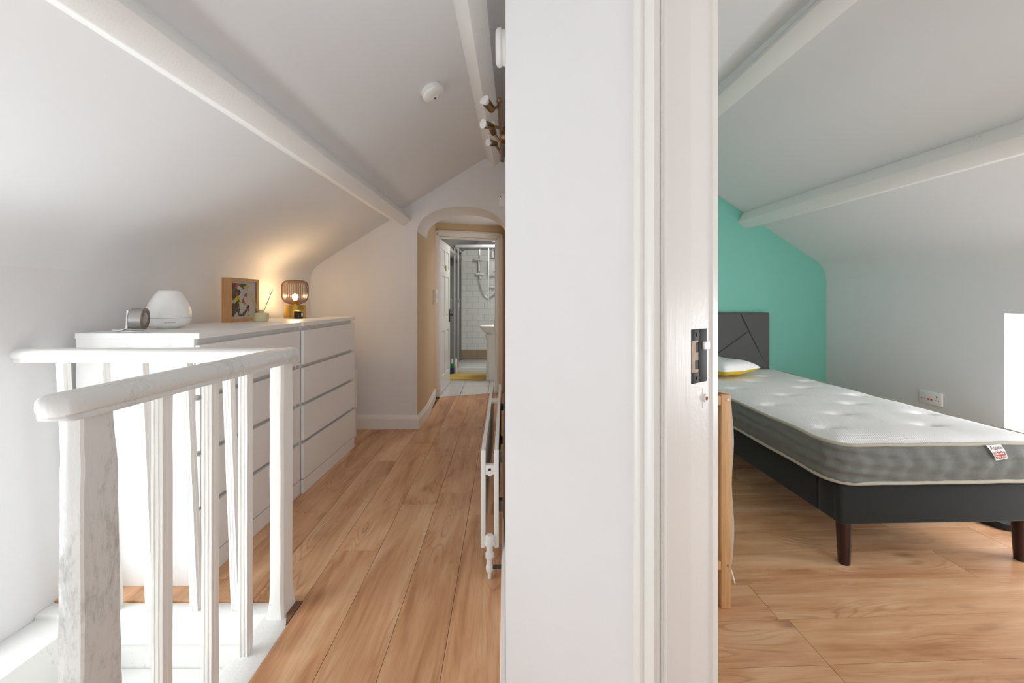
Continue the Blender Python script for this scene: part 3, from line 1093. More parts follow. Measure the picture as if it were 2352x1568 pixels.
# ------------------------------------------------------------------ bathroom
BY = 7.46
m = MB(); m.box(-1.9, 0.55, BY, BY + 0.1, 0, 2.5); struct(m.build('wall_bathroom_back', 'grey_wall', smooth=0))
m = MB(); m.box(0.42, 0.52, 5.3, BY, 0, 2.5); struct(m.build('wall_bathroom_right', 'wall', smooth=0))
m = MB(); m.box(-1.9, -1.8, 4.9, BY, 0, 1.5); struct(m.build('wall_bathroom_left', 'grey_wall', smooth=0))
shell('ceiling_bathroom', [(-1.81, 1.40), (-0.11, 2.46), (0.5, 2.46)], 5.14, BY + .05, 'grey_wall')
pc = [(-1.098, 1.829), (-0.983, 1.770), (-0.9185, 1.822), (-0.991, 1.93), (-1.08, 1.93)]
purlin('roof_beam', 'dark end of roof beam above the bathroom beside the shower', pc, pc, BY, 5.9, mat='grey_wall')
m = MB(); m.prism([tuple(F0 + FN * .0), tuple(F0 + FD * 1.3), (0.5, BY), (-1.9, BY), (-1.9, 4.9)], -0.12, -0.012)
fb = struct(m.build('floor_bathroom', 'grout', smooth=0, at=(0, 0, 0)))
# large floor tiles
TR = Matrix.Translation((-0.99, 5.0, 0)) @ Matrix.Rotation(R(2), 4, 'Z')
breg = [tuple(F0 + FD * .06 + FN * .0), tuple(F0 + FD * .78 + FN * .0), tuple(F0 + FD * 0.78 + FN * .13), (0.41, 5.55), (0.41, BY), (-1.2, BY), (-1.2, 5.1), tuple(F0 + FD * .06 + FN * .13)]
inv = TR.inverted()
for i in range(-3, 6):
    for j in range(0, 5):
        a = i * 0.33; b = j * 0.6 + (0.28 if False else 0.0)
        poly = [(a + .0025, b + .0025), (a + .3275, b + .0025), (a + .3275, b + .5975), (a + .0025, b + .5975)]
        wpts = [TR @ Vector((x, y, 0)) for x, y in poly]
        line = lambda p: (Vector((p.x, p.y)) - F0).dot(FN)
        if max(line(p) for p in wpts) < 0.02 or wpts[0].x < -1.5 or wpts[1].x > 0.5:
            continue
        q = clip_poly(poly, [tuple((inv @ Vector((x, y, 0)))[:2]) for x, y in [tuple(F0 - FD * .5 + FN * .005), tuple(F0 + FD * 1.4 + FN * .005), (0.41, 7.45), (-1.7, 7.45)]])
        if len(q) < 3:
            continue
        mm = MB(); mm.prism([tuple((TR @ Vector((x, y, 0)))[:2]) for x, y in q], -0.011, 0.0, 0.001)
        mm.build('tile', 'floortile', fb, smooth=0)
# shower wall: metro tiles, each one its own piece
m = MB(); m.box(-0.945, 0.40, BY - 0.008, BY, 0.10, 1.97)
wt = struct(m.build('wall_shower', 'grout', smooth=0, at=(0, BY, 0)))
tm = None
for r in range(17):
    z0 = 0.262 + r * 0.1015
    off = 0 if r % 2 else 0.1
    for c in range(7):
        x0 = -0.945 + c * 0.2015 - off
        x1 = x0 + 0.199
        cut0 = max(x0, -0.944); cut1 = min(x1, 0.39)
        if cut1 - cut0 < 0.02:
            continue
        if tm is None or cut0 != x0 or cut1 != x1:
            mm = MB(); mm.box(-(cut1 - cut0) / 2, (cut1 - cut0) / 2, -0.006, 0, 0, 0.0992, 0.0018, 1)
            me = bpy.data.meshes.new('tile'); mm.bm.to_mesh(me); me.materials.append(M['tile'])
            if cut0 == x0 and cut1 == x1:
                tm = me
        else:
            me = tm
        o = bpy.data.objects.new('tile', me); col.objects.link(o); o.parent = wt
        o.matrix_world = Matrix.Translation(((cut0 + cut1) / 2, BY - 0.008, z0))
for c in range(5):
    mm = MB(); mm.box(-0.944 + c * .27, -0.944 + c * .27 + .267, BY - 0.013, BY - 0.008, 0.105, 0.258, 0.001)
    o = mm.build('tile', 'tantile', wt, smooth=0)

# shower enclosure
sh = thing('shower_enclosure', 'glass shower cubicle with chrome rail over white tray beyond bathroom door', 'shower', (-0.5, 7.0, 0))
m = MB(); m.box(-0.965, 0.0, 6.62, BY - .014, 0.0, 0.085, 0.012); m.box(-0.93, -0.04, 6.66, BY - .04, 0.086, 0.095, 0.004)
m.build('shower_tray', 'tray', sh)
m = MB(); m.box(-0.975, 0.0, 6.60, 6.65, 1.925, 1.965, 0.006); m.box(-0.965, -0.925, 6.60, BY - .02, 1.925, 1.960, 0.006)
m.cyl((-0.99, 6.625, 1.945), (-0.965, 6.625, 1.945), 0.016)
m.build('top_rail', 'satin', sh)
m = MB(); m.box(-0.895, -0.878, 6.612, 6.64, 0.09, 1.93, 0.003); m.box(-0.952, -0.932, 6.612, 6.64, 0.09, 1.93, 0.003)
m.box(-0.425, -0.413, 6.615, 6.632, 0.09, 1.93, 0.003)
m.build('upright', 'satin', sh)
m = MB(); m.box(-0.93, -0.42, 6.620, 6.626, 0.09, 1.93)
m.build('glass_panel', 'glass', sh, smooth=0)
m = MB(); m.box(-0.41, -0.02, 6.628, 6.634, 0.09, 1.93)
m.build('glass_door', 'glass', sh, smooth=0)
for x in (-0.985, -0.865):
    m = MB(); m.tube([(x, 6.60, 1.13), (x, 6.57, 1.12), (x, 6.57, 0.98), (x, 6.60, 0.97)], 0.008, 8); m.box(x - .008, x + .008, 6.565, 6.60, 1.115, 1.135, .002)
    m.build('shower_handle', 'chrome', sh)
# riser, head, hose
rs = thing('shower_set', 'chrome riser rail with white shower head and looping grey hose', 'shower head', (-0.52, 7.4, 1.4))
zy = 7.40
pxs = lambda x, y: px(x, y, zy)
m = MB(); m.cyl(pxs(1102, 572), pxs(1102, 640), 0.009); m.build('riser_rail', 'chrome', rs)
m = MB(); m.lathe([(0, 0.02), (0.045, 0.014), (0.085, -0.008), (0.082, -0.022), (0, -0.024)], pxs(1098, 595), 24)
m.tube([pxs(1099, 597), pxs(1101, 610), pxs(1101, 622)], 0.014, 8)
m.build('shower_head', 'plastic', rs)
m = MB(); m.box(*[v for p in zip(pxs(1093, 628), pxs(1112, 628)) for v in p][:2], zy - .02, zy + .01, pxs(0, 632).z, pxs(0, 626).z, .004)
m.cyl(pxs(1103, 634), pxs(1103, 640), 0.016)
m.build('slider', 'plastic', rs)
hose = [(1098, 600), (1099, 630), (1102, 652), (1107, 668), (1114, 679), (1122, 683.5), (1131, 680), (1138, 672), (1144, 660), (1148, 648)]
hp = []
for i in range(len(hose) - 1):
    for k in range(4):
        f = k / 4; p0 = hose[max(i - 1, 0)]; p1 = hose[i]; p2 = hose[i + 1]; p3 = hose[min(i + 2, len(hose) - 1)]
        cr = [0.5 * ((2 * p1[q]) + (-p0[q] + p2[q]) * f + (2 * p0[q] - 5 * p1[q] + 4 * p2[q] - p3[q]) * f * f + (-p0[q] + 3 * p1[q] - 3 * p2[q] + p3[q]) * f ** 3) for q in (0, 1)]
        hp.append(pxs(*cr))
m = MB(); m.tube(hp, 0.0085, 8); m.build('hose', 'steel', rs)
# electric shower unit, shelf, soap dish, bottles
p = px(1128, 0, BY)
m = MB(); m.box(px(1121, 0, BY).x, px(1150, 0, BY).x, BY - .10, BY - .014, px(0, 634, BY).z, px(0, 600, BY).z, .02)
un = m.build('shower_unit', 'plastic'); tag(un, 'white electric shower box with round knob inside the cubicle', 'shower unit')
m = MB(); m.cyl((px(1136, 0, BY).x, BY - .10, px(0, 625, BY).z), (px(1136, 0, BY).x, BY - .12, px(0, 625, BY).z), .014); m.build('control_knob', 'steel', un)
m = MB(); m.box(px(1121, 0, BY).x, px(1160, 0, BY).x, BY - .12, BY - .014, px(0, 594.5, BY).z, px(0, 592.5, BY).z, .003)
tag(m.build('shower_shelf', 'glass'), 'narrow clear shelf high on the shower wall holding bottles', 'shelf')
zsf = px(0, 592.5, BY).z
m = MB(); m.lathe([(0, 0), (.030, 0), (.030, .11), (.012, .13), (.012, .15), (0, .15)], (px(1132.5, 0, BY).x, BY - .065, zsf), 16)
tag(m.build('shampoo_bottle', 'plastic'), 'white bottle on the high shower shelf', 'bottle')
m = MB(); m.lathe([(0, 0), (.034, 0), (.036, .10), (.03, .14), (.016, .15), (.016, .165), (0, .165)], (px(1140, 0, BY).x, BY - .065, zsf), 16)
tag(m.build('shampoo_bottle', 'purple'), 'dark purple bottle on the high shower shelf', 'bottle')
m = MB(); m.box(px(1124, 0, BY).x, px(1137, 0, BY).x, BY - .09, BY - .014, px(0, 661, BY).z, px(0, 656, BY).z, .008)
m.box(px(1126, 0, BY).x, px(1129, 0, BY).x, BY - .04, BY - .014, px(0, 672, BY).z, px(0, 660, BY).z, .004)
tag(m.build('soap_dish', 'ceramic'), 'small white ceramic soap dish on shower tiles below the hose', 'soap dish')
# bath mat
m = MB()
m.box(-0.97, -0.437, 6.02, 6.50, 0.0, 0.022, 0.009, 3)
tag(m.build('bath_mat', 'mat'), 'mustard yellow bath mat on white tiles before the shower', 'bath mat')
# basin and pedestal
ba = thing('pedestal_basin', 'white ceramic pedestal basin in front of the shower', 'basin', (-0.34, 6.12, 0))
m = MB()
rings = []
for (z, w_, d_) in ((0, .088, .095), (.02, .088, .095), (.035, .078, .085), (.30, .072, .078), (.55, .072, .078), (.60, .082, .088), (.64, .10, .11)):
    rings.append([(-0.345 + w_ * math.copysign(abs(math.cos(a)) ** .7, math.cos(a)), 6.12 + d_ * math.copysign(abs(math.sin(a)) ** .7, math.sin(a)), z) for a in [2 * PI * k / 28 for k in range(28)]])
m.loft(rings); m.build('pedestal', 'ceramic', ba, smooth=60)
m = MB(); rings = []
for (z, s_) in ((.60, .30), (.64, .55), (.69, .82), (.73, .95), (.752, 1.02), (.760, 1.0), (.752, .90), (.72, .80), (.66, .55), (.64, .2)):
    rings.append([(-0.27 + .250 * s_ * math.cos(a), 6.12 + .20 * s_ * math.sin(a), z) for a in [2 * PI * k / 36 for k in range(36)]])
m.loft(rings); m.build('bowl', 'ceramic', ba, smooth=60)
m = MB(); m.cyl((-.10, 6.22, .752), (-.10, 6.22, .80), .02); m.tube([(-.10, 6.22, .80), (-.16, 6.2, .83), (-.20, 6.18, .815)], .012); m.build('tap', 'chrome', ba)
# towel on chrome rail at the right
tr_ = thing('towel_rail', 'upright chrome rail beside the basin', 'towel rail', (-0.235, 5.92, 0.3))
m = MB(); m.tube([(-.250, 5.85, .30), (-.250, 5.85, 1.02)], .009, 8); m.tube([(-.250, 5.85, 1.02), (-.20, 5.85, 1.03), (0.0, 5.85, 1.03)], .009, 8)
m.tube([(-.250, 5.85, .30), (0.0, 5.85, .30)], .009, 8); m.build('rail_tube', 'chrome', tr_)
m = MB(); rings = []
for k in range(9):
    z = 1.04 - k * 0.042
    rings.append([(-.265 - .035 * (k / 8) - .004 * math.sin(k * 2 + i), 5.800 + .006 * math.sin(i * 1.7 + k * .5) - .010 + i * .005, z + .006 * math.sin(i * 2)) for i in range(7)] +
                 [(-.235 + .004 * math.sin(i), 5.785 + i * .007, z) for i in range(6, -1, -1)])
m.loft(rings); tag(m.build('hand_towel', 'towel', smooth=60), 'white hand towel hanging above the basin', 'towel')
# cleaning bottle and white tub by the shower
cb = thing('cleaning_bottle', 'cleaning bottle with green shoulder and blue base on bathroom floor', 'bottle', (px(1038.5, 0, 6.45).x, 6.45, 0))
X = px(1038.5, 0, 6.45).x
m = MB(); m.lathe([(0, 0), (.030, 0), (.032, .01), (.032, .10), (.030, .11), (0, .11)], (X, 6.45, 0), 18); m.build('base', 'blue_plastic', cb)
m = MB(); m.lathe([(0, .11), (.030, .11), (.028, .15), (.016, .175), (0, .175)], (X, 6.45, 0), 18); m.build('shoulder', 'green_plastic', cb)
m = MB(); m.lathe([(0, .175), (.016, .175), (.016, .22), (.008, .24), (0, .24)], (X, 6.45, 0), 14); m.build('cap', 'plastic', cb)
m = MB(); m.box(px(1043.5, 0, 6.5).x, px(1049, 0, 6.5).x, 6.5, 6.58, 0.0, 0.20, .008); m.lathe([(.022, 0), (.024, .02), (.02, .03)], (px(1046, 0, 6.5).x, 6.54, .20), 12)
tag(m.build('toilet_brush_holder', 'plastic'), 'slim white plastic holder standing beside the shower tray', 'holder')
# ceiling lamp fitting in the bathroom
m = MB(); c_ = px(1136, 552, 6.2); m.lathe([(0, -.03), (.03, -.028), (.045, -.01), (.05, .01), (.03, .015), (.035, .30), (0, .30)], c_, 18)
tag(m.build('bathroom_lamp', 'ceramic'), 'small white glass ceiling lamp peeping below the bathroom door head', 'lamp')

# ------------------------------------------------------------------ bedroom doorway (door_2): angled end of the dividing wall


def jp(t_, s_, o_=0.0):
    """t along the wall face away from the opening, s into the doorway, o proud of the jamb face into the opening"""
    p = J + A_ * t_ + B_ * s_ - A_ * o_
    return (p.x, p.y)


d2 = bpy.data.objects.new('door_2', None); col.objects.link(d2); d2['kind'] = 'structure'
d2.matrix_world = Matrix.Translation((J.x, J.y, 0)); WORLD['door_2'] = d2.matrix_world.copy()
# architrave on the landing face: moulded profile (t, height proud of wall = -s)
prof = [(0.050, 0), (0.050, -0.010), (0.0475, -0.014), (0.040, -0.0165), (0.033, -0.0145), (0.0305, -0.0095), (0.0275, -0.0085), (0.0255, -0.0125), (0.021, -0.0150),
        (0.010, -0.0165), (0.004, -0.0150), (0.002, -0.010), (0.002, 0)]
m = MB(); m.prism([jp(a, b) for a, b in prof], 0, 2.06)
m.build('architrave', 'gloss', d2, smooth=40)
m = MB()
m.prism([jp(0.0, -0.002), jp(0.0, 0.171), jp(0, 0.171, 0.004), jp(0, 0.163, 0.006), jp(0, 0.150, 0.006), jp(0, 0.148, 0.002), jp(0, 0.071, 0.002), jp(0, -0.002, 0.002)], 0, 2.0)
m.build('door_lining', 'gloss', d2, smooth=25)
m = MB(); m.prism([jp(0, 0.0, 0.002), jp(0, 0.072, 0.002), jp(0, 0.072, 0.0085), jp(0, 0.070, 0.010), jp(0, 0.0, 0.010)], 0, 2.0)
m.build('door_stop', 'brushed', d2, smooth=25)
m = MB(); m.prism([jp(0, 0.0, 0.0), jp(-0.72, 0.0, 0), jp(-0.72, 0.169, 0), jp(0, 0.169, 0)], 1.99, 2.0)
m.build('door_head', 'gloss', d2, smooth=0)

# strike plate
def sbox(s0, s1, o0, o1, z0, z1, bev=0.0):
    mm = MB(); mm.prism([jp(0, s0, o0), jp(0, s1, o0), jp(0, s1, o1), jp(0, s0, o1)], z0, z1, bev); return mm


sp = MB()
sp = sbox(0.079, 0.0835, 0.002, 0.0036, 0.981, 1.078, 0.0006)
for args in ((0.107, 0.133, 0.981, 1.078), (0.0835, 0.107, 0.981, 1.000), (0.0835, 0.107, 1.058, 1.078)):
    q = sbox(args[0], args[1], 0.002, 0.0036, args[2], args[3], 0.0006)
    me_ = bpy.data.meshes.new('t'); q.bm.to_mesh(me_); sp.bm.from_mesh(me_)
sp_o = sp.build('strike_plate', 'black', d2); sp_o['label'] = 'blackened metal strike plate with rusty recess'
M['rust'] = plain('rusty_painted_recess', (196, 178, 156), 0.8, vary=0.7, bscale=220)
q = sbox(0.0835, 0.107, 0.0, 0.0024, 1.000, 1.058); q.build('plate_recess', 'rust', sp_o, smooth=0)
q = sbox(0.098, 0.1065, 0.0022, 0.0028, 1.036, 1.054); me_ = bpy.data.meshes.new('t')
q2 = sbox(0.096, 0.1065, 0.0022, 0.0028, 1.006, 1.022); q2.bm.to_mesh(me_); q.bm.from_mesh(me_); q.build('bolt_hole', 'black', sp_o, smooth=0)
q = sbox(0.117, 0.142, 0.0034, 0.0046, 1.040, 1.055, 0.0004); q.build('latch_lip', 'steel', sp_o)
for z in (0.990, 1.068):
    c0_ = Vector((*jp(0, 0.103, 0.0036), z)); c1_ = Vector((*jp(0, 0.103, 0.0044), z))
    m = MB(); m.cyl(c0_, c1_, 0.0042, n=16); m.build('screw', 'rail_dark', sp_o)
z = 1.132 - (915 - 687) * .79 / 991
m = MB(); m.cyl(Vector((*jp(0, 0.128, 0.002), z)), Vector((*jp(0, 0.128, 0.006), z)), 0.0075, n=16)
q = sbox(0.121, 0.1225, 0.002, 0.003, z - .018, z + .018); me_ = bpy.data.meshes.new('t'); q.bm.to_mesh(me_); m.bm.from_mesh(me_)
bp = m.build('keep_boss', 'plastic2', d2)
m = MB(); m.cyl(Vector((*jp(0, 0.128, 0.0055), z)), Vector((*jp(0, 0.128, 0.0066), z)), 0.0036, n=12); m.build('hole', 'bare_wood', bp)

# ------------------------------------------------------------------ chests of drawers


def chest(X, y0, name_label):
    """front plane at x=X, body towards -x, y0..y0+0.8"""
    L, D, H = 0.80, 0.49, 0.998
    t = thing('chest_of_drawers', name_label, 'chest of drawers', (X - D / 2, y0 + L / 2, 0), 'white chests of drawers side by side')
    m = MB(); m.box(X - D - .002, X, y0, y0 + L, H - .023, H, .0012, 1); m.build('top', 'chest', t, smooth=0)
    for a in (y0 + .002, y0 + L - .022):
        m = MB(); m.box(X - D, X - .022, a, a + .020, 0.0, H - .023, .001, 1); m.build('side_panel', 'chest', t, smooth=0)
    m = MB(); m.box(X - D + .005, X - D + .012, y0 + .022, y0 + L - .022, .02, H - .03); m.build('back_panel', 'chest_in', t, smooth=0)
    m = MB()
    for z in (0.958, 0.742, 0.521, 0.300):
        m.box(X - .055, X - .026, y0 + .022, y0 + L - .022, z - .035, z + .030)
    m.build('cross_rail', 'chest_in', t, smooth=0)
    for (a, b) in ((.753, .950), (.532, .732), (.311, .511), (.086, .290)):
        m = MB(); m.box(X - .018, X, y0 + .003, y0 + L - .003, a, b, .0012, 1)
        m.box(X - D + .04, X - .018, y0 + .03, y0 + L - .03, a + .02, b - .05)
        m.build('drawer', 'chest', t, smooth=0)
    m = MB(); m.box(X - .018, X - .002, y0 + .003, y0 + L - .003, 0.0, .080, .0012, 1); m.build('plinth', 'chest', t, smooth=0)
    return t


chest(-1.249, 1.702, 'tall white chest of drawers nearest the balustrade')
chest(-1.235, 2.507, 'tall white chest of drawers farther away, carrying the lit lamp')
HT = 0.9985
# crumpled bag between chest and wall
m = MB(); rings = []
for k in range(9):
    z = 0.24 + k * 0.038
    rings.append([(px(818, 0, 3.55).x - .02 + .022 * (1 + .5 * noise.noise(Vector((i, k * .8, 3)))) * math.cos(2 * PI * i / 10), 3.56 + .035 * math.sin(2 * PI * i / 10) + .02 * noise.noise(Vector((i, k, 9))), z + .01 * noise.noise(Vector((i * 2, k, 1)))) for i in range(10)])
m.loft(rings)
m.cyl((px(818, 0, 3.55).x - .02, 3.56, 0.0), (px(818, 0, 3.55).x - .02, 3.56, 0.26), .018, .012, 10)
tag(m.build('plastic_bag', 'paper', smooth=0), 'crumpled white bag wedged between far chest and end wall', 'bag')

# ------------------------------------------------------------------ things on the chests
# round smart camera / chime
P = Vector((-1.585, 1.80, HT))
sc_ = thing('desktop_camera', 'round brushed metal camera on white curved foot beside the diffuser', 'camera', P)
ax = Vector((0.90, 0.36, -0.05)).normalized()
c = P + Vector((0.004, 0, 0.053))
m = MB(); m.cyl(c - ax * .014, c + ax * .026, .0435, .0440, 40)
m.lathe([(.0435, -.014), (.040, -.019), (0, -.021)], c, 36, ax)
m.build('body', 'steel', sc_, smooth=40)
m = MB(); m.lathe([(.044, .026), (.0435, .030), (.038, .030), (.030, .026), (.024, .0262)], c, 36, ax); m.build('bezel', 'taupe', sc_)
m = MB(); m.lathe([(.026, .0265), (.022, .029), (.012, .031), (0, .0315)], c, 28, ax); m.build('lens', 'steel', sc_)
m = MB()
side = Vector((ax.y, -ax.x, 0)).normalized()
rings = []
for k in range(13):
    f = k / 12
    # curved foot: rises from the plate behind the body
    if f < .5:
        q = P + Vector((-ax.x, -ax.y, 0)) * (.026 + .040 * (1 - f * 2) ** 1.0) + Vector((0, 0, .003 + .010 * (f * 2) ** 3)); th = Vector((0, 0, .004)); wd = .022
    else:
        g = (f - .5) * 2
        q = P + Vector((-ax.x, -ax.y, 0)) * (.026 - .002 * g) + Vector((0, 0, .013 + .075 * g)); th = Vector((ax.x, ax.y, 0)) * .006; wd = .024 - .004 * g
    rings.append([q - side * wd, q + side * wd, q + side * wd + th, q - side * wd + th])
m.loft(rings); m.lathe([(0, 0), (.046, 0), (.046, .003), (0, .004)], P, 30)
m.build('stand', 'plastic', sc_, smooth=50)
m = MB(); m.tube([P + Vector((-.05, .0, .004)), P + Vector((-.08, .03, .003)), P + Vector((-.12, .02, .003)), P + Vector((-.155, .07, .003))], .002, 6)
m.build('cable', 'plastic', sc_)

# aroma diffuser
P = Vector((-1.600, 1.99, HT))
df = thing('aroma_diffuser', 'white domed aroma diffuser with twisted fluting, second from left on chest', 'diffuser', P)
m = MB(); m.lathe([(0, 0), (.040, 0), (.042, .005), (.057, .007), (.071, .014), (.080, .026), (.084, .040), (.0852, .048), (0, .048)], P, 48); m.build('base', 'plastic', df)
m = MB()
twist = lambda a, z: 1 + 0.012 * math.sin(9 * (a + (z - .05) * 9)) * min(1, max(0, (.155 - z) / .04)) * min(1, max(0, (z - .050) / .02))
m.lathe([(0, .0492), (.0852, .0492), (.0852, .056), (.0845, .070), (.0822, .085), (.0782, .101), (.0725, .117), (.0655, .132), (.0580, .146), (.0500, .158), (.0430, .167), (.0385, .172), (.0360, .1735), (.033, .1725), (.028, .168), (0, .167)], P, 96, None, twist)
m.build('cover', 'plastic', df, smooth=50)
m = MB()
for k in range(3):
    a = R(-58 + k * 9); m.box(-.006, .006, -.0015, .0, .020, .0235, .0008, 1, Matrix.Translation((P.x + .0825 * math.cos(a), P.y + .0825 * math.sin(a), P.z + .008)) @ Matrix.Rotation(a + PI / 2, 4, 'Z'))
m.build('button', 'steel', df)

# box frame with print
x1, x0, ya, yb, za, zb = -1.634, -1.684, 2.468, 2.742, HT, HT + .258
fr_ = thing('picture_frame', 'deep oak box frame with colourful print leaning upright on the chest', 'picture frame', ((x0 + x1) / 2, (ya + yb) / 2, za))
m = MB(); fw_ = .018
for (a, b, c_, d_) in ((ya, ya + fw_, za, zb), (yb - fw_, yb, za, zb), (ya + fw_, yb - fw_, za, za + fw_), (ya + fw_, yb - fw_, zb - fw_, zb)):
    m.box(x0, x1, a, b, c_, d_, .0008, 1)
m.build('frame', 'frame_wood', fr_, smooth=0)
m = MB(); m.box(x0, x1 - .012, ya + fw_, yb - fw_, za + fw_, zb - fw_); m.build('mount', 'paper', fr_, smooth=0)
m = MB(); m.box(x1 - .012, x1 - .011, ya + fw_ + .006, yb - fw_ - .060, za + fw_ + .014, zb - fw_ - .012); m.build('print', 'art', fr_, smooth=0)
m = MB(); m.box(x1 - .006, x1 - .004, ya + fw_, yb - fw_, za + fw_, zb - fw_); m.build('glazing', 'bulb_glass', fr_, smooth=0)

# reed diffuser
P = Vector((-1.535, 2.60, HT))
rd = thing('reed_diffuser', 'pale glass reed diffuser with thin sticks in front of the box frame', 'reed diffuser', P)
m = MB(); m.lathe([(0, 0), (.039, 0), (.0415, .004), (.0415, .046), (.038, .051), (.016, .053), (.016, .068), (.017, .071), (.012, .071), (.011, .052), (0, .050)], P, 32); m.build('bottle', 'amber_wax', rd)
for (ex, ey) in ((565, 659), (576, 668), (572, 676), (626, 665), (583, 690)):
    e = px(ex, ey, 2.60); b = P + Vector((0, 0, .02)); m = MB(); m.cyl(b, e, .0021, n=6); m.build('reed', 'reed', rd)

# table lamp
P = Vector((-1.602, 3.13, HT))
lp = thing('table_lamp', 'lit table lamp with ribbed smoky glass globe on brass drum base', 'lamp', P)
m = MB(); m.lathe([(0, 0), (.071, 0), (.073, .002), (.073, .088), (.071, .091), (.036, .092), (.036, .102), (0, .102)], P, 48); m.build('base', 'brass', lp)
gp_ = [(.035, .098), (.048, .102), (.068, .113), (.082, .132), (.0875, .155), (.0875, .225), (.083, .248), (.070, .263), (.050, .270), (.030, .2725), (.012, .2735), (0, .2735)]
rib = lambda a, z: 1 + 0.035 * (abs(math.sin(a * 20)) - .6)
m = MB(); m.lathe(gp_, P, 400, None, rib); m.build('glass_shade', 'amber_glass', lp, smooth=60)
m = MB(); m.cyl(P + Vector((0, 0, .100)), P + Vector((0, 0, .124)), .015); m.build('lamp_holder', 'brass', lp)
m = MB(); m.lathe([(0, .0), (.010, .002), (.016, .012), (.021, .026), (.018, .040), (0, .048)], P + Vector((0, 0, .124)), 20); m.build('bulb', 'bulb', lp)
pl = bpy.data.lights.new('lamp_glow', 'POINT'); pl.energy = 3.0; pl.color = (1.0, 0.72, 0.40); pl.shadow_soft_size = 0.004
po = bpy.data.objects.new('lamp_glow', pl); col.objects.link(po); po.location = P + Vector((0, 0, .1775))
# candle jar
P = Vector((-1.522, 3.02, HT))
cj = thing('candle_jar', 'small dark brown jar candle in front of the brass lamp', 'candle', P)
m = MB(); m.lathe([(0, 0), (.028, 0), (.031, .003), (.031, .043), (.029, .046), (0, .046)], P, 28); m.build('jar', 'jar', cj)
m = MB(); m.lathe([(0, .046), (.030, .046), (.030, .054), (.028, .055), (0, .055)], P, 28); m.build('lid', 'brass', cj)
m = MB()
lb = [(.0314 * math.cos(a), .0314 * math.sin(a)) for a in [R(-30 + 6 * k) for k in range(6)]]
m.loft([[(P.x + x, P.y + y, P.z + z) for x, y in lb] for z in (.012, .038)], closed=False, caps=False); m.build('label_sticker', 'paper', cj)

# ------------------------------------------------------------------ ceiling and wall fittings on the landing
# smoke alarm on the slope
P = Vector((-0.455, 2.30, 2.252)); nrm = Vector((0.524, 0, -0.852))
sa = thing('smoke_alarm', 'round white smoke alarm on the sloping ceiling', 'smoke alarm', P)
m = MB(); m.lathe([(0, 0), (.058, 0), (.060, .004), (.060, .016), (.057, .019), (0, .019)], P, 40, nrm); m.build('base', 'plastic', sa)
m = MB(); m.lathe([(0, .021), (.060, .021), (.062, .024), (.060, .034), (.052, .039), (.022, .041), (.020, .039), (0, .039)], P, 40, nrm); m.build('cover', 'plastic', sa)
m = MB()
q = nrm.to_track_quat('Z', 'Y').to_matrix().to_4x4()
for k in range(4):
    m.box(-.034 + k * .004, -.032 + k * .004, -.012, .0, .0395, .0415, mat=Matrix.Translation(P) @ q @ Matrix.Rotation(R(160), 4, 'Z'))
m.build('sounder_slot', 'rail_dark', sa, smooth=0)
# spotlight bar on the dividing wall
SX = -0.085
sl = thing('spotlight_bar', 'antique brass bar with four spotlights high on the dividing wall', 'spotlight', (-0.07, 2.42, 2.05))
m = MB(); m.cyl((-0.075, 2.00, 2.052), (-0.090, 2.86, 2.052), .0105, n=14)
for yy, xx in ((2.00, -.075), (2.86, -.090)):
    m.lathe([(0, -.014), (.010, -.010), (.014, 0), (.010, .010), (0, .014)], (xx, yy, 2.052), 12)
m.build('bar', 'bronze', sl)
m = MB(); m.cyl((-0.060, 2.43, 2.052), (-0.082, 2.43, 2.052), .05, .046, 24); m.build('wall_plate', 'bronze', sl)
heads = [((1150, 246), (1129, 250), (1110, 226), 2.06), ((1151, 277), (1128, 290), (1106, 283), 2.32), ((1153, 303), (1134, 305), (1126, 280), 2.58), ((1157, 326), (1137, 330), (1117, 327), 2.80)]
for (bp_, jp_, hp_, Y) in heads:
    b = Vector((-0.080, Y, 2.052)); jn = px(jp_[0], jp_[1], Y - .01); hd = px(hp_[0], hp_[1], Y - .06)
    d = (hd - jn).normalized(); L = .062
    m = MB(); m.cyl(b, jn, .008, n=12); m.lathe([(0, -.012), (.012, 0), (0, .012)], jn, 10); arm = m.build('spot_arm', 'bronze', sl)
    m = MB(); m.lathe([(0, 0), (.014, .0), (.018, .006), (.0205, .050), (.019, .051), (0, .046)], jn - d * .012, 22, d)
    m.build('spot_head', 'bronze', sl)
    m = MB(); m.lathe([(0, .046), (.013, .048), (.016, .056), (.024, .068), (.0245, .072), (.012, .073), (0, .073)], jn - d * .012, 22, d)
    m.build('bulb', 'ceramic', sl)
# round white sounder high on the wall
P = Vector((div_x(1.6) , 1.60, 2.063))
m = MB(); m.lathe([(0, 0), (.060, 0), (.060, .012), (.058, .014), (.064, .016), (.066, .020), (.064, .030), (.052, .036), (0, .037)], P, 40, (-1, -.02, 0))
tag(m.build('wall_alarm', 'plastic'), 'round white alarm high on the dividing wall near the top', 'alarm')
# sensor box on the end wall
xx = px(1153.5, 0, YE).x
m = MB(); m.box(xx - .028, xx + .03, YE - .030, YE, px(0, 475, YE).z, px(0, 446, YE).z, .006); ws = m.build('wall_sensor', 'plastic')
tag(ws, 'small white sensor box on end wall right of the arch', 'sensor')
m = MB(); m.box(xx - .015, xx - .010, YE - .032, YE - .029, px(0, 455, YE).z, px(0, 452, YE).z); m.build('sensor_eye', 'black', ws, smooth=0)

# ------------------------------------------------------------------ radiator
ra = thing('radiator', 'white double panel radiator on the dividing wall', 'radiator', (-0.11, 2.4, 0.12))
ya, yb = 1.765, 3.12


def rxo(y):
    return -0.026 * (y - 1.765)


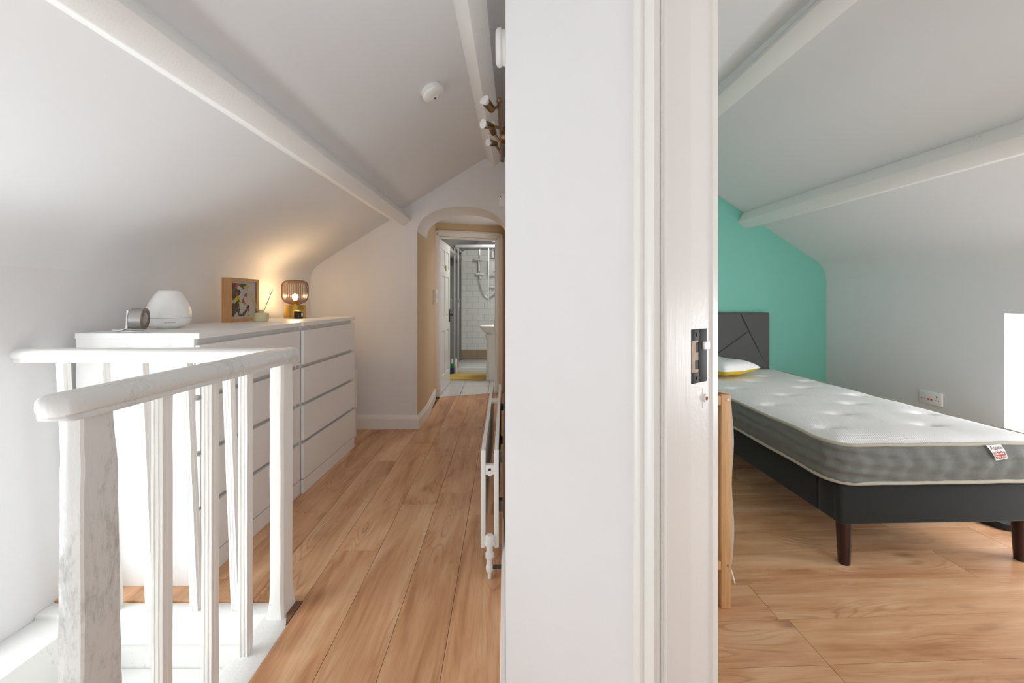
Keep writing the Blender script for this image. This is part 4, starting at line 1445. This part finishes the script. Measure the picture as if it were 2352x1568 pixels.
def panel(xc, th=.016):
    m = MB()
    # box outline sheared with the wall direction, shallow vertical flutes on the faces
    z0, z1 = 0.118, 0.515
    rings = []
    N = 80
    for k in range(N + 1):
        y = ya + (yb - ya) * k / N
        fl_ = .0035 * (0.5 + 0.5 * math.cos(2 * PI * k / 2)) if 0 < k < N else .005
        x = xc + rxo(y)
        h = th / 2
        rings.append([(x - h, y, z0), (x - h, y, z0 + .03), (x - h + fl_ * .8, y, z0 + .05), (x - h + fl_ * .8, y, z1 - .05), (x - h, y, z1 - .03), (x - h, y, z1), (x + h, y, z1), (x + h, y, z0)])
    m.loft(rings)
    return m


panel(-0.134).build('radiator_panel', 'gloss', ra, smooth=30)
panel(-0.080).build('radiator_panel', 'gloss', ra, smooth=30)
for xc in (-0.134, -0.080):
    m = MB()
    m.box(xc - .010, xc + .010, ya - .006, ya + .006, .118, .516, .003)
    m.build('end_seam', 'gloss', ra)
    m = MB()
    m.box(xc - .010 + rxo(yb), xc + .010 + rxo(yb), yb - .006, yb + .006, .118, .516, .003)
    m.build('end_seam', 'gloss', ra)
for y in (ya + .01, 2.62):
    m = MB(); z = .44 if y < 2 else .49
    if y < 2:
        m.box(-.130, -.084, ya - .004, ya + .02, .415, .455, .003); m.box(-.115, -.099, ya - .004, ya + .010, .408, .420, .003)
    else:
        m.box(-.130 + rxo(y), -.084 + rxo(y), y, y + .09, .497, .512, .002)
    br = m.build('bridge_tube', 'gloss', ra)
m = MB(); m.cyl((-.107, ya - .0055, .437), (-.107, ya - .002, .437), .0055, n=14); m.build('vent_hole', 'rail_dark', ra)
m = MB(); m.box(-.128, -.086, ya, ya + .03, .125, .155, .006); m.build('bottom_manifold', 'gloss', ra)
# valve
m = MB(); y = ya - .012
m.lathe([(0, .178), (.012, .176), (.017, .170), (.018, .150), (.022, .148), (.022, .138), (.014, .135), (.013, .105), (.017, .102), (.017, .085), (.011, .080), (.011, .055), (.014, .052), (.016, .040), (.013, .028), (.008, .024), (.007, .0), (0, 0)], (-.107, y, 0), 20)
m.cyl((-.107, y, .14), (-.107, ya + .02, .14), .012)
m.build('radiator_valve', 'worn_little', ra)
m = MB(); m.cyl((-.107, y, .045), (-.045, y + .002, .045), .008); m.build('feed_pipe', 'rail_dark', ra)
for y in (1.95, 2.85):
    for z in (0.20, 0.42):
        m = MB(); X_ = div_x(y)
        m.box(-.074 + rxo(y), X_ - .0, y - .015, y + .015, z - .02, z + .03, .002); m.build('wall_bracket', 'steel', ra)

# low wooden panel behind radiator brackets on the wall
m = MB(); rr = []
m.prism([(div_x(1.83) - .012, 1.83), (div_x(3.1) - .012, 3.1), (div_x(3.1) - .0005, 3.1), (div_x(1.83) - .0005, 1.83)], 0.20, 0.47)
struct(m.build('trim_3', 'tantile', smooth=0))

# ------------------------------------------------------------------ bed
BM = Matrix.Translation((1.355, 1.80, 0)) @ Matrix.Rotation(R(1.8), 4, 'Z')   # local: x across (0..0.9), y towards head (0..1.9)
bed = thing('bed_frame', 'charcoal upholstered single bed frame with dark wooden legs', 'bed', None, mat=BM)
ML = lambda b: b   # local build helper: transform from local to world


def lbuild(mb, name, mat, parent, smooth=35):
    bmesh.ops.transform(mb.bm, matrix=BM, verts=mb.bm.verts)
    return mb.build(name, mat, parent, smooth)


W_, L_ = 0.90, 1.90
m = MB(); m.box(0, W_, 0, .045, .19, .357, .012, 3); lbuild(m, 'foot_rail', 'bedbase', bed, 50)
for x in (0, W_ - .045):
    m = MB(); m.box(x, x + .045, .135, L_, .19, .357, .010, 3); lbuild(m, 'side_rail', 'bedbase', bed, 50)
    m = MB(); m.box(x, x + .045, .03, .1325, .19, .357, .010, 3); lbuild(m, 'corner_pad', 'bedbase', bed, 50)
m = MB(); m.box(.03, W_ - .03, .03, L_ - .02, .22, .30); lbuild(m, 'slatted_base', 'bedbase', bed, 0)
for (x, y, tx, ty) in ((.055, .05, .0, .0), (W_ - .058, .05, .0, .0), (.055, L_ - .12, 0, 0), (W_ - .055, L_ - .12, 0, 0)):
    m = MB(); rings = []
    for k in range(9):
        z = .19 * k / 8; r = .020 + .0085 * k / 8
        rings.append([(x + r * math.copysign(abs(math.cos(a)) ** .75, math.cos(a)) + (.0), y + r * math.copysign(abs(math.sin(a)) ** .75, math.sin(a)), z) for a in [2 * PI * q_ / 24 for q_ in range(24)]])
    m.loft(rings); lbuild(m, 'leg', 'charcoal_leg', bed, 50)
# headboard: three upholstered fields separated by sunk seams
hb = MB(); hb.box(.0, .90, L_ - .0, L_ + .05, .19, 1.016, .010, 3)
hbo = lbuild(hb, 'headboard', 'headboard', bed, 50)


def hz(x_, y_):   # picture point on headboard face -> local x, z
    p = px(x_, y_, 3.70)
    q = BM.inverted() @ p
    return (q.x, q.z)


a1 = hz(1703, 722); a2 = hz(1720, 761); a3 = hz(1766, 846); a4 = hz(1645, 832)
# long seam a1->a3 (through a2) and branch a2->a4 extended
dx_, dz_ = a3[0] - a1[0], a3[1] - a1[1]
a3e = (a1[0] + dx_ * 1.6, a1[1] + dz_ * 1.6)
bx_, bz_ = a4[0] - a2[0], a4[1] - a2[1]
a4e = (a2[0] + bx_ * 3, a2[1] + bz_ * 3)
reg_r = [(a1[0] + .004, 1.008), (.892, 1.008), (.892, a3[1] - .02), (a3[0] + .01, a3[1] + .0)]
X0, X1, ZT = .008, .892, 1.008


def shrink(poly, g=.004):
    cx = sum(p[0] for p in poly) / len(poly); cz = sum(p[1] for p in poly) / len(poly)
    out = []
    for i, p in enumerate(poly):
        v = Vector((cx - p[0], cz - p[1])); v.normalize(); out.append((p[0] + v.x * g, p[1] + v.y * g))
    return out


tl = (X0 + .25, ZT)
fields = [
    [(a1[0], ZT), (X1, ZT), (X1, a3[1] - .01), (a3[0] - .004, a3[1])],
    [(X0, ZT), (a1[0], ZT), (a2[0], a2[1]), (X0, a2[1] + (bz_ / bx_) * (X0 - a2[0]))],
    [(a2[0], a2[1]), (X1, a3[1] - .01), (X1, .36), (X0, .36), (X0, a2[1] + (bz_ / bx_) * (X0 - a2[0]))],
]
for f in fields:
    f = [(min(max(x, X0), X1), min(max(z, .36), ZT)) for x, z in f]
    f = shrink(f, .0045)
    t = bmesh.new()
    lo = [t.verts.new((x, L_ + .012, z)) for x, z in f]; hi = [t.verts.new((x, L_ - .012, z)) for x, z in f]
    n = len(f)
    t.faces.new(lo); t.faces.new(hi[::-1])
    for k in range(n):
        t.faces.new((lo[k], lo[(k + 1) % n], hi[(k + 1) % n], hi[k]))
    bmesh.ops.recalc_face_normals(t, faces=t.faces)
    bmesh.ops.bevel(t, geom=list(t.edges), offset=.007, segments=3, affect='EDGES', profile=.5)
    m = MB(); m._merge(t); lbuild(m, 'padded_panel', 'headboard', hbo, 60)

# mattress
MM = Matrix.Translation((1.355, 1.80, 0)) @ Matrix.Rotation(R(1.8), 4, 'Z')
ma = thing('mattress', 'bare white tufted mattress with grey quilted sides on bed', 'mattress', None, mat=MM @ Matrix.Translation((0, 0, .357)))


def outline(inset=0.0, n_c=10, r=.085):
    x0, x1, y0, y1 = -.030 + inset, .915 - inset, -.010 + inset, 1.862 - inset
    pts = []
    rr = r - inset
    for (cx, cy, a0) in ((x1 - rr, y0 + rr, -90), (x1 - rr, y1 - rr, 0), (x0 + rr, y1 - rr, 90), (x0 + rr, y0 + rr, 180)):
        for k in range(n_c + 1):
            a = R(a0 + 90 * k / n_c)
            pts.append(Vector((cx + rr * math.cos(a), cy + rr * math.sin(a))))
    # subdivide the long runs
    out = []
    for i, p in enumerate(pts):
        q = pts[(i + 1) % len(pts)]
        d = (q - p).length
        ns = max(1, int(d / .02))
        for k in range(ns):
            out.append(p + (q - p) * k / ns)
    return out


def wob(p):
    return .004 * noise.noise(Vector((p.x * 5, p.y * 5, 2.0))) + .002 * noise.noise(Vector((p.x * 14, p.y * 14, 7.0)))


ZB, ZT2 = .3675, .524
tufts = [Vector(p) for p in ((1.444, 1.996), (1.938, 2.03), (1.668, 2.224), (1.437, 2.42), (1.905, 2.44), (1.667, 2.66), (1.454, 2.857), (1.92, 2.88), (1.71, 3.10), (2.12, 2.235), (2.11, 2.66), (1.45, 3.28), (1.9, 3.3), (2.1, 3.1))]
MI = MM.inverted()
tl_ = [Vector(((MI @ Vector((p.x, p.y, 0))).x, (MI @ Vector((p.x, p.y, 0))).y)) for p in tufts]


def top_z(x, y):
    z = ZT2
    # crown towards the middle
    dx = min(x + .03, .915 - x); dy = min(y + .01, 1.862 - y)
    e = max(0.0, min(dx, dy))
    z += .026 * (1 - math.exp(-e / .045))
    near_ = 9
    for t_ in tl_:
        d = math.hypot(x - t_.x, (y - t_.y))
        ee = math.hypot((x - t_.x) / 1.9, y - t_.y); z -= .017 * math.exp(-(ee / .024) ** 2) + .008 * math.exp(-d / .08)
        # pull creases sideways
        a = math.exp(-abs(x - t_.x) / .09) * math.exp(-((y - t_.y) / .013) ** 2)
        z -= .007 * a
    z += .0025 * noise.noise(Vector((x * 7, y * 7, 0)))
    return z


# top: grid with rounded outline
x0, x1, y0, y1, rr = -.030, .915, -.010, 1.862, .085
ys = []
nC = 10
for k in range(nC + 1):
    ys.append(y0 + rr * (1 - math.cos(PI / 2 * k / nC)))
mid_n = 110
ys += [y0 + rr + (y1 - y0 - 2 * rr) * k / mid_n for k in range(1, mid_n)]
for k in range(nC + 1):
    ys.append(y1 - rr + rr * math.sin(PI / 2 * k / nC))
NX = 70
verts = []; faces = []
for j, y in enumerate(ys):
    d = 0
    if y < y0 + rr:
        c_ = (y0 + rr - y); d = rr - math.sqrt(max(0, rr * rr - c_ * c_))
    elif y > y1 - rr:
        c_ = (y - (y1 - rr)); d = rr - math.sqrt(max(0, rr * rr - c_ * c_))
    a, b = x0 + d, x1 - d
    for i in range(NX + 1):
        x = a + (b - a) * i / NX
        verts.append((x, y, top_z(x, y)))
for j in range(len(ys) - 1):
    for i in range(NX):
        q = j * (NX + 1) + i
        faces.append((q, q + 1, q + NX + 2, q + NX + 1))
me = bpy.data.meshes.new('t'); me.from_pydata(verts, [], faces)
m = MB(); m.bm.from_mesh(me); lbuild(m, 'tufted_top', 'mat_top', ma, 80)
# border
ol = outline()
rings = []
NV = 20
for k in range(NV + 1):
    f = k / NV; z = ZB + (ZT2 - ZB) * f
    ring = []
    for i, p in enumerate(ol):
        q = ol[(i + 1) % len(ol)]; o_ = ol[i - 1]
        d = (q - o_).normalized(); nn = Vector((d.y, -d.x))
        u = i * .02
        b = .012 * math.sin(PI * f)
        # wavy vertical quilting with puffed cells
        ph = u / .085 + .18 * math.sin(f * 9)
        cell = abs(math.sin(PI * ph))
        b += .011 * (cell ** .6 - .7) * math.sin(PI * f) ** .5
        b -= .005 * math.exp(-((f - .60 - .03 * math.sin(u * 20)) / .035) ** 2)
        b += .005 * noise.noise(Vector((p.x * 9, p.y * 9, f * 5)))
        # creases at the near corner
        cd = math.hypot(p.x - .0, p.y - .0)
        b += .007 * math.exp(-cd / .14) * math.sin(f * 22 + 14 * p.x) 
        pp = p + nn * b
        ring.append((pp.x, pp.y, z))
    rings.append(ring)
m = MB(); m.loft(rings, True, False)
lbuild(m, 'border', 'quilt', ma, 80)
m = MB(); m.tube([(p.x, p.y, ZT2 + .002 + wob(p)) for p in ol[::2]], .0075, 8, closed=True); lbuild(m, 'piping', 'piping', ma, 80)
m = MB(); m.tube([(p.x, p.y, ZB + wob(p) * .6) for p in ol[::2]], .0085, 8, closed=True); lbuild(m, 'piping', 'piping', ma, 80)
m = MB(); m.prism([(p.x, p.y) for p in outline(.006)[::3]], ZB - .003, ZB + .01); lbuild(m, 'underside', 'mat_side', ma, 0)
# sewn-in flag label hanging from the top piping at the foot
TGX0, TGX1 = .728 - .02, .805
tagm = MB()
tagc = [(2260, 1021), (2294, 1020), (2300, 1035), (2311, 1052), (2284, 1056), (2272, 1040)]


def tpt(u, v, off=0.0):
    """u 0..1 across, v 0..1 down the label; label swings to the right as it falls"""
    yl = 1.80 + (1.84 - 1.80)
    top = px(2261 + 34 * u, 1021 - 1.5 * u, 1.803)
    bot = px(2284 + 27 * u, 1056 - 4 * u, 1.792)
    bow = math.sin(v * PI) * -.006
    p = top.lerp(bot, v); p.y += bow - .006 - off * 1.0
    return p


NU, NVV = 6, 10


def patch(uv, off, name, mat, parent):
    """flat printed polygon on the label"""
    t = bmesh.new()
    vs = [t.verts.new(tpt(u, v, off)) for u, v in uv]
    f = t.faces.new(vs)
    ext_ = bmesh.ops.extrude_face_region(t, geom=[f])
    bmesh.ops.translate(t, vec=(0, .0003, 0), verts=[e for e in ext_['geom'] if isinstance(e, bmesh.types.BMVert)])
    bmesh.ops.recalc_face_normals(t, faces=t.faces)
    mm = MB(); mm._merge(t)
    return mm.build(name, mat, parent, 0)


mm = MB()
rings = []
for k in range(NVV + 1):
    v = k / NVV
    rings.append([tpt(0, v), tpt(.5, v), tpt(1, v), tpt(1, v) + Vector((0, .0006, 0)), tpt(.5, v) + Vector((0, .0006, 0)), tpt(0, v) + Vector((0, .0006, 0))])
mm.loft(rings)
lbl = mm.build('care_label', 'paper', ma, 60); lbl['label'] = 'white sewn label printed with a union flag'
fu0, fu1, fv0, fv1 = .08, .92, .40, .92


def fuv(a, b):
    return (fu0 + (fu1 - fu0) * a, fv0 + (fv1 - fv0) * b)


def fpatches():
    # split along v so prints follow the bow of the label
    def strip(poly, off, mat, nm):
        for k in range(4):
            a, b = k / 4, (k + 1) / 4
            q = clip_poly(poly if area_sign(poly) > 0 else poly[::-1], [(0, a), (1, a), (1, b), (0, b)])
            if len(q) >= 3 and area2(q) > 1e-4:
                yield [fuv(*p) for p in q], off, mat
    allp = {}
    for poly, off, mat, nm in (
            ([(0, 0), (1, 0), (1, 1), (0, 1)], .0007, 'blue_print', 'flag_field'),
            ([(0, 0), (.14, 0), (1, .86), (1, 1), (.86, 1), (0, .14)], .0010, 'paper', 'flag_white'),
            ([(1, 0), (1, .14), (.14, 1), (0, 1), (0, .86), (.86, 0)], .0010, 'paper', 'flag_white'),
            ([(.40, 0), (.60, 0), (.60, 1), (.40, 1)], .0013, 'paper', 'flag_white'),
            ([(0, .34), (1, .34), (1, .66), (0, .66)], .0013, 'paper', 'flag_white'),
            ([(0, 0), (.06, 0), (1, .94), (1, 1), (.94, 1), (0, .06)], .0012, 'red_print', 'flag_red'),
            ([(1, 0), (1, .06), (.06, 1), (0, 1), (0, .94), (.94, 0)], .0012, 'red_print', 'flag_red'),
            ([(.445, 0), (.555, 0), (.555, 1), (.445, 1)], .0016, 'red_print', 'flag_red'),
            ([(0, .40), (1, .40), (1, .60), (0, .60)], .0016, 'red_print', 'flag_red')):
        allp.setdefault(nm, (mat, []))[1].extend((q, off) for q, off, _ in strip(poly, off, mat, nm))
    return allp


def area_sign(poly):
    return sum(poly[i][0] * poly[(i + 1) % len(poly)][1] - poly[(i + 1) % len(poly)][0] * poly[i][1] for i in range(len(poly)))


for nm, (mat, lst) in fpatches().items():
    mm = MB()
    for q, off in lst:
        t = bmesh.new()
        t.faces.new([t.verts.new(tpt(u, v, off)) for u, v in q])
        mm._merge(t)
    mm.build(nm, mat, lbl, 0)
# lettering on the label
fc = bpy.data.curves.new('lettering', 'FONT'); fc.body = 'Aspire'; fc.size = 1.0; fc.align_x = 'CENTER'
fo = bpy.data.objects.new('lettering', fc); col.objects.link(fo)
dg = bpy.context.evaluated_depsgraph_get(); dg.update()
tme = bpy.data.meshes.new_from_object(fo.evaluated_get(dg))
bpy.data.objects.remove(fo)
xs_ = [v.co.x for v in tme.vertices]; ys_ = [v.co.y for v in tme.vertices]
lx, hx, ly, hy = min(xs_), max(xs_), min(ys_), max(ys_)
for v in tme.vertices:
    u = .10 + .80 * (v.co.x - lx) / (hx - lx); vv = .36 - .32 * (v.co.y - ly) / (hy - ly)
    v.co = WORLD[lbl.name].inverted() @ tpt(u, vv, .0010)
tme.name = 'lettering'; tme.materials.clear(); tme.materials.append(M['black'])
lo_ = bpy.data.objects.new('lettering', tme); col.objects.link(lo_); lo_.parent = lbl

# cushion at the head: white top, mustard underside
cu = thing('cushion', 'white scatter cushion with mustard underside by the headboard', 'cushion', (1.66, 3.33, .55))
ct = bmesh.new()
NN = 26


def cushion_half(sign, hgt):
    vs = {}
    t = bmesh.new()
    for i in range(NN + 1):
        for j in range(NN + 1):
            a = -1 + 2 * i / NN; b = -1 + 2 * j / NN
            e = max(0, (1 - a ** 4)) ** .55 * max(0, (1 - b ** 4)) ** .55
            k = 1 - .07 * (1 - a * a) - .0; l = 1 - .07 * (1 - b * b)
            x = a * .215 * l; y = b * .215 * k
            z = sign * hgt * e + (.006 * noise.noise(Vector((a * 3, b * 3, sign))) * e)
            ang_ = R(28)
            X_ = 1.575 + x * math.cos(ang_) - y * math.sin(ang_); Y_ = 3.36 + x * math.sin(ang_) + y * math.cos(ang_)
            Z_ = .602 + z + .012 * abs(a * b) 
            vs[i, j] = t.verts.new((X_, Y_, Z_))
    for i in range(NN):
        for j in range(NN):
            t.faces.new((vs[i, j], vs[i + 1, j], vs[i + 1, j + 1], vs[i, j + 1]))
    bmesh.ops.recalc_face_normals(t, faces=t.faces)
    mm = MB(); mm._merge(t); return mm


cushion_half(1, .068).build('upper_cover', 'white_cloth', cu, 80)
cushion_half(-1, .044).build('under_cover', 'yellow_cloth', cu, 80)

# ------------------------------------------------------------------ laundry frame by the door
lh = thing('laundry_hamper', 'beech framed hamper with beige canvas bag just inside the bedroom door', 'laundry hamper', (0.62, 1.76, 0))
Xr = (1680 - 1185) / 991 * 1.578; Xl = (1657 - 1185) / 991 * 1.578
for (x, y) in ((Xl, 1.578), (0.40, 1.578), (Xl, 1.93), (0.40, 1.93)):
    m = MB(); m.box(x, x + (Xr - Xl), y, y + .028, 0, .782, .003); m.build('post', 'pine', lh)
for y in (1.580, 1.932):
    for (z0, z1) in ((.743, .777), (.140, .172)):
        m = MB(); m.box(0.41, Xl + .002, y, y + .024, z0, z1, .003); m.build('cross_bar', 'pine', lh)
for x in (Xl + .006, .41):
    for (z0, z1) in ((.745, .775), (.142, .170)):
        m = MB(); m.box(x, x + .024, 1.60, 1.935, z0, z1, .003); m.build('cross_bar', 'pine', lh)
for z in (.765, .158):
    m = MB(); m.cyl((Xr - .012, 1.5785, z), (Xr - .012, 1.5765, z), .0055, n=14); m.build('screw', 'steel', lh)
m = MB(); rings = []
for k in range(14):
    z = .185 + .565 * k / 13
    rr_ = []
    for i in range(28):
        a = 2 * PI * i / 28
        w_ = .150 - .012 * (1 - k / 13); d_ = .150
        j = .010 * noise.noise(Vector((math.cos(a) * 3, math.sin(a) * 3, z * 6)))
        rr_.append((.565 + (w_ + j) * math.copysign(abs(math.cos(a)) ** .45, math.cos(a)), 1.762 + (d_ + j) * math.copysign(abs(math.sin(a)) ** .45, math.sin(a)), z))
    rings.append(rr_)
m.loft(rings, True, True); m.build('canvas_bag', 'beige_cloth', lh, 60)
# cloth lid folded over the top and down the right side
m = MB(); rings = []
path = [(.42, .790), (.55, .797), (.68, .792), (.76, .790), (Xr + .004, .782), (Xr + .012, .74)] + [(Xr + .012 + .004 * math.sin(k * .9) + .006 * (1 - abs(k / 11 - .6)), .70 - k * .05) for k in range(12)]
for i, (x, z) in enumerate(path):
    rings.append([(x + .001 * math.sin(i), y, z + (.004 * math.sin(y * 30 + i) if z > .75 else 0)) for y in (1.600, 1.68, 1.76, 1.84, 1.93)] + [(x if z > .76 else Xr + .0005, y, z - (.004 if z > .75 else 0)) for y in (1.93, 1.84, 1.76, 1.68, 1.600)])
m.loft(rings); m.build('lid_flap', 'beige_cloth', lh, 60)
m = MB(); m.tube([(Xr + .012, 1.62, .16), (Xr + .014, 1.615, .13), (Xr + .018, 1.605, .105), (Xr + .024, 1.60, .080)], [.0015, .002, .003, .0025], 8); m.build('draw_cord', 'paper', lh)

# ------------------------------------------------------------------ double socket on the bedroom knee wall
def kneeX(y):
    return 2.734 + sB(y)


so = thing('wall_socket', 'white double wall socket with red switches on bedroom knee wall', 'socket', (kneeX(2.9), 2.9, .46))
KA = Vector((-1, -.07, 0)).normalized()
KD = Vector((-.07, 1, 0)).normalized()
sc0 = Vector((kneeX(2.905), 2.905, .468))


def kbox(u0, u1, z0, z1, o0, o1, bev=.0):
    mm = MB()
    mt = Matrix.Translation(sc0) @ Matrix(((KD.x, KA.x, 0, 0), (KD.y, KA.y, 0, 0), (0, 0, 1, 0), (0, 0, 0, 1)))
    mm.box(u0, u1, o0, o1, z0, z1, bev, 2, mt)
    bmesh.ops.recalc_face_normals(mm.bm, faces=mm.bm.faces)
    return mm


kbox(-.074, .074, -.043, .043, -.002, .010, .003).build('face_plate', 'plastic', so)
for u in (-.010, .010):
    kbox(u - .006, u + .006, -.016, -.004, .010, .0125, .001).build('rocker_switch', 'red_led', so)
mm = None
for s_ in (-1, 1):
    q = kbox(s_ * .045 - .002, s_ * .045 + .002, .010, .019, .0098, .0106)
    for dx in (-.011, .011):
        r_ = kbox(s_ * .045 + dx - .003, s_ * .045 + dx + .003, -.012, -.008, .0098, .0106)
        me_ = bpy.data.meshes.new('t'); r_.bm.to_mesh(me_); q.bm.from_mesh(me_)
    q.build('socket_holes', 'rail_dark', so, 0)

# white fitting on green wall just visible past the door frame
m = MB(); c_ = px(1638, 490, YG)
m.box(c_.x - .03, px(1647.3, 0, YG).x, YG - .012, YG, px(0, 526, YG).z, px(0, 455, YG).z, .003)
m.lathe([(0, 0), (.028, .0), (.026, .010), (0, .014)], (c_.x + .008, YG - .012, px(0, 496, YG).z), 20, (0, -1, 0))
tag(m.build('wall_control', 'plastic'), 'white wall control on green wall, mostly hidden by door frame', 'wall control')

# low stand under the window, seen beneath the bed: black curved foot with chrome uprights
ls = thing('low_stand', 'low white-topped stand with curved black foot seen beneath the bed', 'stand', (2.55, 2.3, 0))
m = MB(); pts = []
for (x, y, Y) in ((2228, 1192, 2.24), (2250, 1200, 2.21), (2275, 1208, 2.17), (2300, 1213, 2.14), (2330, 1214.5, 2.12)):
    p = px(x, y, Y); p.z = max(p.z, .016); pts.append(p)
rings = []
for i, p in enumerate(pts):
    h = .016 if i < 4 else .012
    if i == 0: h = .008
    rings.append([p + Vector((-.02, -.03, -h)), p + Vector((.02, .03, -h)), p + Vector((.018, .028, h)), p + Vector((-.018, -.028, h))])
m.loft(rings)
bmesh.ops.bevel(m.bm, geom=list(m.bm.edges), offset=.004, segments=2, affect='EDGES'); m.build('curved_foot', 'black', ls, 50)
m = MB()
for q in (pts[1], pts[3]):
    m.cyl(q + Vector((.02, .02, .0)), Vector((q.x + .05, q.y + .10, .36)), .008, n=12)
m.cyl((px(2325, 0, 2.16).x, 2.16, .02), (px(2325, 0, 2.16).x, 2.16, .36), .007, n=12)
m.build('upright', 'chrome', ls)
m = MB(); m.box(2.34, 2.68, 2.16, 2.45, .36, .39, .008); m.build('top', 'plastic', ls)
m = MB(); m.box(2.38, 2.64, 2.20, 2.44, .03, .055, .006); m.build('lower_shelf', 'plastic', ls)
